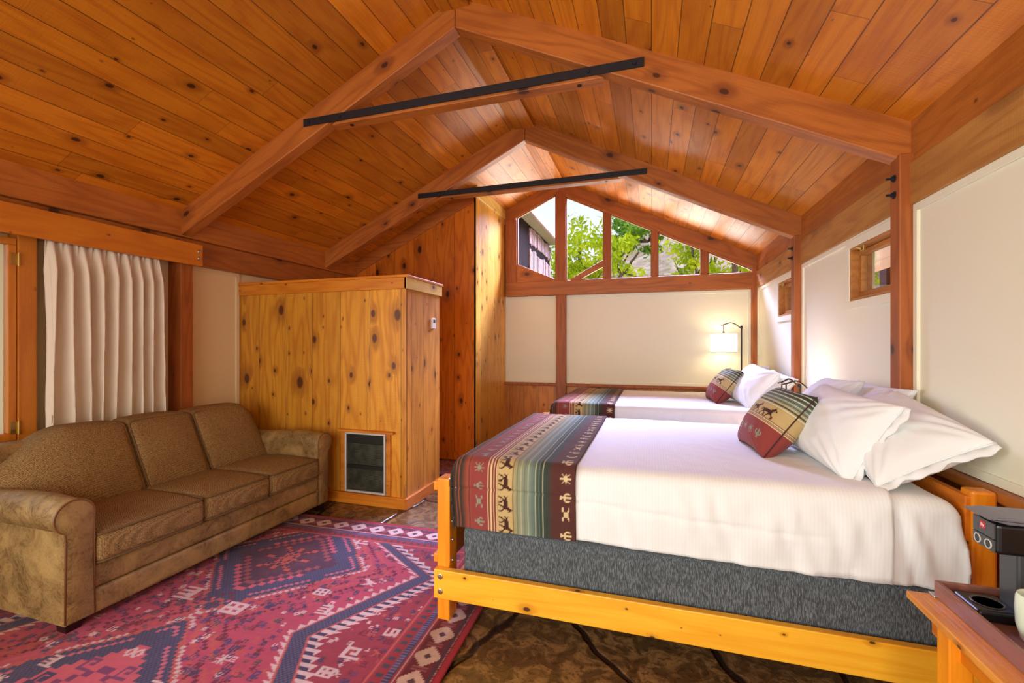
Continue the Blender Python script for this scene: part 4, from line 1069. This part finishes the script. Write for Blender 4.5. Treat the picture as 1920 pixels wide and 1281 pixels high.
    # borders
    e = np.minimum(X1-X, np.minimum(YB-Y, X-X0)); along = np.where(YB-Y < X1-X, X, Y)
    def ring(lo, hi): return (e >= lo) & (e < hi)
    C[ring(0, .30)] = RED
    C[ring(.285, .295)] = ORG*1.1
    # inner narrow border
    t_ = np.mod(along, .05)/.05
    C[ring(.235, .275)] = lin(150, 44, 48)
    C[ring(.24, .27) & (np.abs(t_-.5) < .2)] = lin(70, 62, 70)
    C[ring(.195, .23)] = NAVY; C[ring(.2, .225) & (np.mod(along, .016) < .008)] = lin(120, 100, 130)
    C[ring(.175, .195)] = RED; C[ring(.182, .188)] = CRM*.8
    # main cream and maroon border
    w_ = e-.055; m = ring(.055, .17); t2 = np.mod(along, .15)/.15
    C[m] = MRN
    qa = np.floor(np.abs(t2-.5)*.15/.0105)*.0105; qe = np.floor(np.abs(w_-.0575)/.0105)*.0105
    C[m & (qa+qe < .056)] = CRM
    C[m & (np.abs(t2-.5)*.15+np.abs(w_-.0575) < .02)] = lin(90, 60, 70)
    C[m & (np.abs(np.abs(t2-.5)*.15-.066) < .006) & (np.abs(w_-.0575) < .035)] = lin(150, 80, 84)
    C[ring(.045, .055)] = NAVY; C[ring(.03, .045)] = lin(120, 30, 46); C[ring(.034, .040) & (np.mod(along, .014) < .007)] = CRM*.7
    C[ring(0, .03)] = lin(168, 40, 58)
    C = C*(1+.30*fbm(X*2.2, Y*7, 5)+.25*fbm(X*60, Y*60, 6))[..., None]
    C = np.clip(C*.84, 0, 1)
    th_ = math.radians(2.0); px, py = X1, 2.2
    XR = px+(X-px)*math.cos(th_)-(Y-py)*math.sin(th_); YR = py+(X-px)*math.sin(th_)+(Y-py)*math.cos(th_)
    P = np.stack([XR, YR, .009+.002*fbm(X*4, Y*4, 9)], -1)
    return P, C
P, C = rug()
o = cloth('area_rug', P, M['rug'], weave=C, th=.007); tag(o, 'large red and navy patterned rug with medallions under the sofa', 'rug')
o.modifiers['t'].offset = -1
# small dark rug in the passage
b = B(); n = 40
pts = [(.55*math.copysign(abs(math.cos(a))**.5, math.cos(a)), .30*math.copysign(abs(math.sin(a))**.5, math.sin(a))) for a in [2*PI*k/n for k in range(n)]]
rr = empty('small_rug', (-1.95, 4.47, 0), 'small dark purple rug on the stone floor before the closet wall', 'rug')
B().prism(pts, 2, .001, .011, .003).build('border', plain('dark_rug_edge', S(38, 24, 38), .95), rr)
B().prism([(x*.93, y*.88) for x, y in pts], 2, .0105, .013).build('field', plain('plum_rug', S(120, 70, 90), .95, noise_amt=.8, nscale=30, c2=S(160, 120, 110)), rr)

# ---------------------------------------------------------------- side table, tray, coffee machine, cup
tb = empty('side_table', (.96, 1.2, 0), 'small orange wooden table beside the nearer bed, holding the coffee tray', 'table')
def T2(b): b.v = [(p[0]-.96, p[1]-1.2, p[2]) for p in b.v]; return b
T2(B().box((.745, .72, .578), (1.185, 1.668, .600), .003)).build('table_top', M['table'], tb)
T2(B().box((.79, .76, .50), (1.15, 1.63, .577), .002)).build('apron', M['head'], tb)
for (x, y) in ((.765, 1.50), (1.11, 1.50), (.765, .80), (1.11, .80)):
    T2(B().box((x, y, 0), (x+.055, y+.055, .577), .004)).build('leg', M['bedpost'], tb)
T2(B().box((.80, 1.64, .598), (.835, 1.668, .606), .002)).build('metal_plate', M['chrome'], tb)
tr = empty('serving_tray', (.96, 1.4, .60), 'dark wooden serving tray with raised rim on the side table', 'tray')
def T3(b): b.v = [(p[0]-.96, p[1]-1.4, p[2]-.60) for p in b.v]; return b
T3(B().box((.815, 1.05, .6005), (1.14, 1.645, .609))).build('bottom', M['tray'], tr)
T3(B().box((.808, 1.04, .6005), (.820, 1.655, .648), .002).box((1.135, 1.04, .6005), (1.147, 1.655, .648), .002).box((.82, 1.643, .6005), (1.135, 1.655, .648), .002).box((.82, 1.04, .6005), (1.135, 1.052, .648), .002)).build('rim', M['tray'], tr)
cm = empty('coffee_machine', (1.0, 1.57, .609), 'black capsule coffee machine with two round buttons standing on the tray', 'coffee machine')
def T4(b): b.v = [(p[0]-1.0, p[1]-1.57, p[2]-.609) for p in b.v]; return b
T4(B().box((.93, 1.535, .609), (1.12, 1.605, .80), .006)).build('body', M['grey_plastic'], cm)
hd = T4(B().box((.88, 1.523, .790), (1.12, 1.617, .872), .010, 3)).build('head', M['black_gloss'], cm)
T4(B().prism([(.855, .885), (.862, .883), (.90, .874), (1.125, .874), (1.125, .892), (.9, .892)], 1, 1.515, 1.622, .003)).build('top_lid', plain('blue_grey_lid', S(120, 124, 138), .35, metal=.5), cm)
T4(B().box((.8765, 1.529, .828), (.881, 1.611, .870), .001)).build('front_panel', M['grey_plastic'], hd)
T4(B().box((.8765, 1.529, .793), (.881, 1.611, .826), .001)).build('button_panel', M['grey_plastic'], hd)
for y in (1.549, 1.591):
    T4(B().lathe([(.013, .8765), (.013, .8745), (.0105, .8745), (.0105, .8765)], (0, y, .809), 24, 0, closed=True)).build('button_ring', M['alu'], hd, smooth=40)
    T4(B().lathe([(.001, .8755), (.010, .8755), (.010, .877)], (0, y, .809), 20, 0)).build('button', M['black_gloss'], hd)
def logo(parent, T, loc, rot, size):
    """small red square with white lettering"""
    sq = bpy.data.objects.new('logo', None)
    b = B().box((-size/2, -size/2, -.0004), (size/2, size/2, .0002)); o = b.build('logo', M['red'], parent); bpy.data.objects.remove(sq)
    cu_ = bpy.data.curves.new('lettering', 'FONT'); cu_.body = 'illy'; cu_.size = size*.62; cu_.align_x = 'CENTER'; cu_.align_y = 'CENTER'; cu_.extrude = .0002
    tmp = bpy.data.objects.new('tmp', cu_); COL.objects.link(tmp); me_ = bpy.data.meshes.new_from_object(tmp); bpy.data.objects.remove(tmp)
    t_ = bpy.data.objects.new('lettering', me_); COL.objects.link(t_); me_.materials.clear(); me_.materials.append(M['white']); t_.parent = o; t_.location = (0, 0, .0005)
    m = Matrix(rot).transposed().to_4x4(); m.translation = Vector(loc); o.matrix_local = m
    return o
# faces -x: local x -> -y, local y -> z, local z -> -x
logo(hd, None, (.8760-1.0, 1.572-1.57, .853-.609), ((0, -1, 0), (0, 0, 1), (-1, 0, 0)), .020)
T4(B().lathe([(.001, 1.535), (.012, 1.535), (.014, 1.530), (.011, 1.526), (.001, 1.528)], (.975, 0, .745), 18, 1)).build('side_knob', M['black_gloss'], cm, smooth=40)
dt = T4(B().box((.835, 1.515, .609), (.935, 1.622, .640), .008, 3)).build('drip_tray', M['black_gloss'], cm)
T4(B().lathe([(.036, .641), (.034, .6425), (.030, .641)], (.885, 1.568, 0), 28)).build('cup_ring', M['grey_plastic'], dt, smooth=40)
cp = empty('coffee_cup', (.913, 1.438, .609), 'white ceramic cup with small red logo on the tray', 'cup')
B().lathe([(.001, 0), (.026, 0), (.034, .012), (.041, .045), (.043, .085), (.041, .112), (.038, .120), (.035, .118), (.038, .085), (.036, .045), (.024, .014), (.001, .012)], n=40).build('bowl', M['cup'], cp, smooth=50)
hpts = [(-.038*math.cos(a0)-.0, 0, 0) for a0 in (0,)]
hd_dir = Vector((.95, .30, 0)).normalized()
pts = [hd_dir*(.039+.022*math.sin(PI*k/10))+Vector((0, 0, .088-.055*k/10)) for k in range(11)]
B().tube(pts, .0055, 8).build('handle', M['cup'], cp, smooth=True)
nz = Vector((-.80, -.60, 0)).normalized(); xx = Vector((0, 0, 1)).cross(nz).normalized()
logo(cp, None, tuple(nz*.0418+Vector((0, 0, .040))), (tuple(xx), (0, 0, 1), tuple(nz)), .016)

# ---------------------------------------------------------------- wall bolts
for y in (2.60, 4.26):
    for z in (2.085, 2.165):
        o = empty('post_bolt', (1.135, y+.045, z), 'black bolt end on the timber post %s, %s' % ('nearest the viewer' if y < 3 else 'between the beds', 'lower one' if z < 2.1 else 'upper one'), 'bolt', 'black bolt ends on the bed wall posts')
        B().lathe([(.001, 0), (.018, 0), (.018, -.004), (.001, -.004)], n=16, axis=0).build('washer', M['black'], o)
        B().lathe([(.001, -.003), (.011, -.003), (.011, -.014), (.001, -.014)], n=6, axis=0).build('nut', M['black'], o)
        B().tube([(-.01, 0, 0), (-.034, 0, 0)], .006, 10).build('shank', M['black'], o)

# ---------------------------------------------------------------- outside
struct(B().box((-200, -60, -.5), (200, 200, -.3)).build('ground', M['ground']), 'dry ground outside the cabin')
def hill():
    nu, nv = 160, 90
    u = np.linspace(-90, 120, nu); v = np.linspace(0, 1, nv); U, V = np.meshgrid(u, v, indexing='ij')
    top = 17+15/(1+np.exp(-(U+12)/7))+5*fbm(U*.12, U*0, 4)*2
    Yv = 50+60*V; Z = -1+top*V**.75*(1+.0*V)+4*fbm(U*.09, V*7, 7)*np.clip(V*3, 0, 1)
    return np.stack([U, Yv, Z], -1)
P = hill(); b = B(); b.v = P.reshape(-1, 3).tolist(); b.f = gridfaces(*P.shape[:2])
o = b.build('hill', M['hill'], smooth=True); struct(o, 'rocky canyon hillside beyond the gable glass')

def tree(name, x, y, trunks, crowns, mat, label, nleaf, ls=.10, seed=0):
    rnd = np.random.default_rng(seed)
    r_ = empty(name, (x, y, -.3), label, 'tree', 'trees outside the cabin')
    tb_ = B(); 
    for (pts, r0) in trunks:
        pts = [Vector(p) for p in pts]; m = 10; out = []
        for i in range(len(pts)-1):
            for k in range(m): out.append(pts[i].lerp(pts[i+1], k/m)+Vector(rnd.normal(0, .012, 3)))
        out.append(pts[-1]); n = len(out); tb_.tube(out, [r0*(1-.75*i/n) for i in range(n)], 8)
    # twigs into the crown
    for (c, rad) in crowns:
        for k in range(7):
            d = rnd.normal(0, 1, 3); d /= np.linalg.norm(d); e = np.array(c)+d*np.array(rad)*.8
            s_ = np.array(c)-np.array([0, 0, rad[2]*.6]); mid = (s_+e)/2+rnd.normal(0, .1, 3)
            tb_.tube([tuple(s_), tuple(mid), tuple(e)], [.03, .018, .006], 5)
    tb_.build('trunk', M['bark'], r_, smooth=True)
    vs = []; fs = []
    tot = sum(c[1][0]*c[1][1]*c[1][2] for c in crowns)
    for (c, rad) in crowns:
        n = int(nleaf*rad[0]*rad[1]*rad[2]/tot)
        ncl = max(6, n//40); cl = rnd.normal(0, 1, (ncl, 3)); cl /= np.linalg.norm(cl, axis=1, keepdims=True); cl *= rnd.random((ncl, 1))**.4; cl = cl*np.array(rad)+np.array(c)
        for k in range(n):
            p = cl[rnd.integers(ncl)]+rnd.normal(0, 1, 3)*np.array(rad)*.13
            a = rnd.normal(0, 1, 3); a /= np.linalg.norm(a); q = np.cross(a, rnd.normal(0, 1, 3)); q /= np.linalg.norm(q)
            s1 = ls*rnd.uniform(.6, 1.3); s2 = s1*.38; o_ = len(vs)
            vs += [tuple(p-a*s1), tuple(p+q*s2), tuple(p+a*s1), tuple(p-q*s2)]; fs.append((o_, o_+1, o_+2, o_+3))
    b = B(); b.v = vs; b.f = fs
    me = bpy.data.meshes.new('leaves'); me.from_pydata(vs, [], fs); me.materials.append(mat)
    o = bpy.data.objects.new('leaves', me); COL.objects.link(o); o.parent = r_; o['kind'] = 'stuff'
    return r_
tree('leafy_tree', -1.9, 11.5, [([(0, 0, 0), (.2, 0, 2.2), (.1, .2, 4.2)], .16), ([(.15, 0, 1.8), (1.0, .1, 3.2), (1.6, .2, 4.0)], .08)],
     [((.1, 0, 4.0), (1.0, 1.0, .9)), ((1.1, .2, 3.9), (.8, .8, .6)), ((.5, .1, 3.3), (1.2, .9, .5))], M['leaf_y'], 'sunlit yellow-green tree behind the first and second gable panes', 3600, .085, 1)
tree('leafy_tree', .6, 13.5, [([(0, 0, 0), (-.2, 0, 2.4), (-.6, 0, 4.4)], .15), ([(-.1, 0, 2.0), (.8, 0, 3.4), (1.3, 0, 4.6)], .09)],
     [((-.7, 0, 5.0), (1.1, .9, .6)), ((.4, 0, 3.2), (.9, .8, .5)), ((-.9, .3, 3.0), (.7, .7, .4))], M['leaf_g'], 'loose green tree behind the middle gable pane', 2600, .10, 2)
tree('leafy_tree', 1.9, 10.5, [([(0, 0, 0), (-.1, 0, 2.6), (-.35, 0, 4.4)], .11), ([(-.1, 0, 2.3), (.35, 0, 3.1), (.5, 0, 4.4)], .08), ([(-.5, .4, 0), (-.8, .4, 2.6), (-1.1, .5, 4.2)], .06)],
     [((-.3, .3, 4.4), (1.5, .9, .9)), ((0, .6, 3.0), (1.6, .8, .8)), ((-1.0, .6, 3.4), (.6, .6, .6))], M['leaf_y'], 'bright tree with forked dark trunks behind the fourth gable pane', 4200, .075, 3)
tree('leafy_tree', 3.2, 12.0, [([(0, 0, 0), (.2, 0, 2.6), (-.2, 0, 4.6)], .14)],
     [((-.2, 0, 4.0), (1.4, 1.2, 1.3)), ((.4, .3, 2.8), (1.6, 1.2, .8))], M['leaf_y'], 'yellow-green tree behind the small triangular gable pane', 3600, .10, 4)
tree('leafy_tree', 5.5, 5.0, [([(0, 0, 0), (.1, 0, 2.0), (0, 0, 3.6)], .14)],
     [((0, 0, 3.2), (1.6, 2.0, 1.6)), ((0, 1.8, 2.4), (1.4, 1.6, 1.4))], M['leaf_g'], 'green tree outside the small awning windows', 3400, .12, 5)
tree('leafy_tree', -7.5, 3.2, [([(0, 0, 0), (.1, 0, 2.0), (0, 0, 3.6)], .14)],
     [((0, 0, 2.6), (1.6, 2.4, 2.0)), ((0, 1.2, 1.2), (1.4, 2.0, 1.2))], M['leaf_g'], 'green tree outside the casement window', 3600, .12, 6)

# neighbouring cabin wing seen through the first gable pane
cb = empty('neighbouring_cabin', (-2.4, 7.8, -.3), 'rustic outbuilding with bark slab siding behind the first gable pane', 'building')
def T5(b): b.v = [(p[0]+2.4, p[1]-7.8, p[2]+.3) for p in b.v]; return b
T5(B().box((-3.6, 6.7, -.3), (-1.99, 8.95, 3.4))).build('wall', M['darkwood'], cb)
rnd = random.Random(5); sl = B()
for row, (z0, z1) in enumerate(((-.2, 2.50), (2.60, 2.98), (3.08, 3.36))):
    y = 7.32
    while y < 8.9:
        w_ = rnd.uniform(.07, .12); j = rnd.uniform(-.03, .03)
        sl.box((-1.99, y, z0+j), (-1.955-rnd.uniform(0, .02), min(y+w_-.016, 8.93), z1+rnd.uniform(-.04, .03)), .004, 1); y += w_
T5(sl).build('slab_siding', M['siding'], cb)
T5(B().box((-3.7, 6.3, 3.40), (-1.78, 8.98, 3.45))).build('soffit', M['soffit'], cb)
T5(B().box((-1.78, 6.3, 3.38), (-1.745, 8.98, 3.50))).build('fascia', M['siding'], cb)

# porch frame outside the awning windows
pf = empty('porch_frame', (2.6, 3.4, -.3), 'weathered porch posts and rail outside the awning windows', 'porch')
def T6(b): b.v = [(p[0]-2.6, p[1]-3.4, p[2]+.3) for p in b.v]; return b
for y in (3.05, 4.6, 6.0): T6(B().box((2.5, y, -.3), (2.62, y+.16, 2.9), .005)).build('post', M['darkwood'], pf)
T6(B().box((2.52, 2.4, 1.62), (2.6, 6.4, 1.74), .005)).build('rail', M['darkwood'], pf)
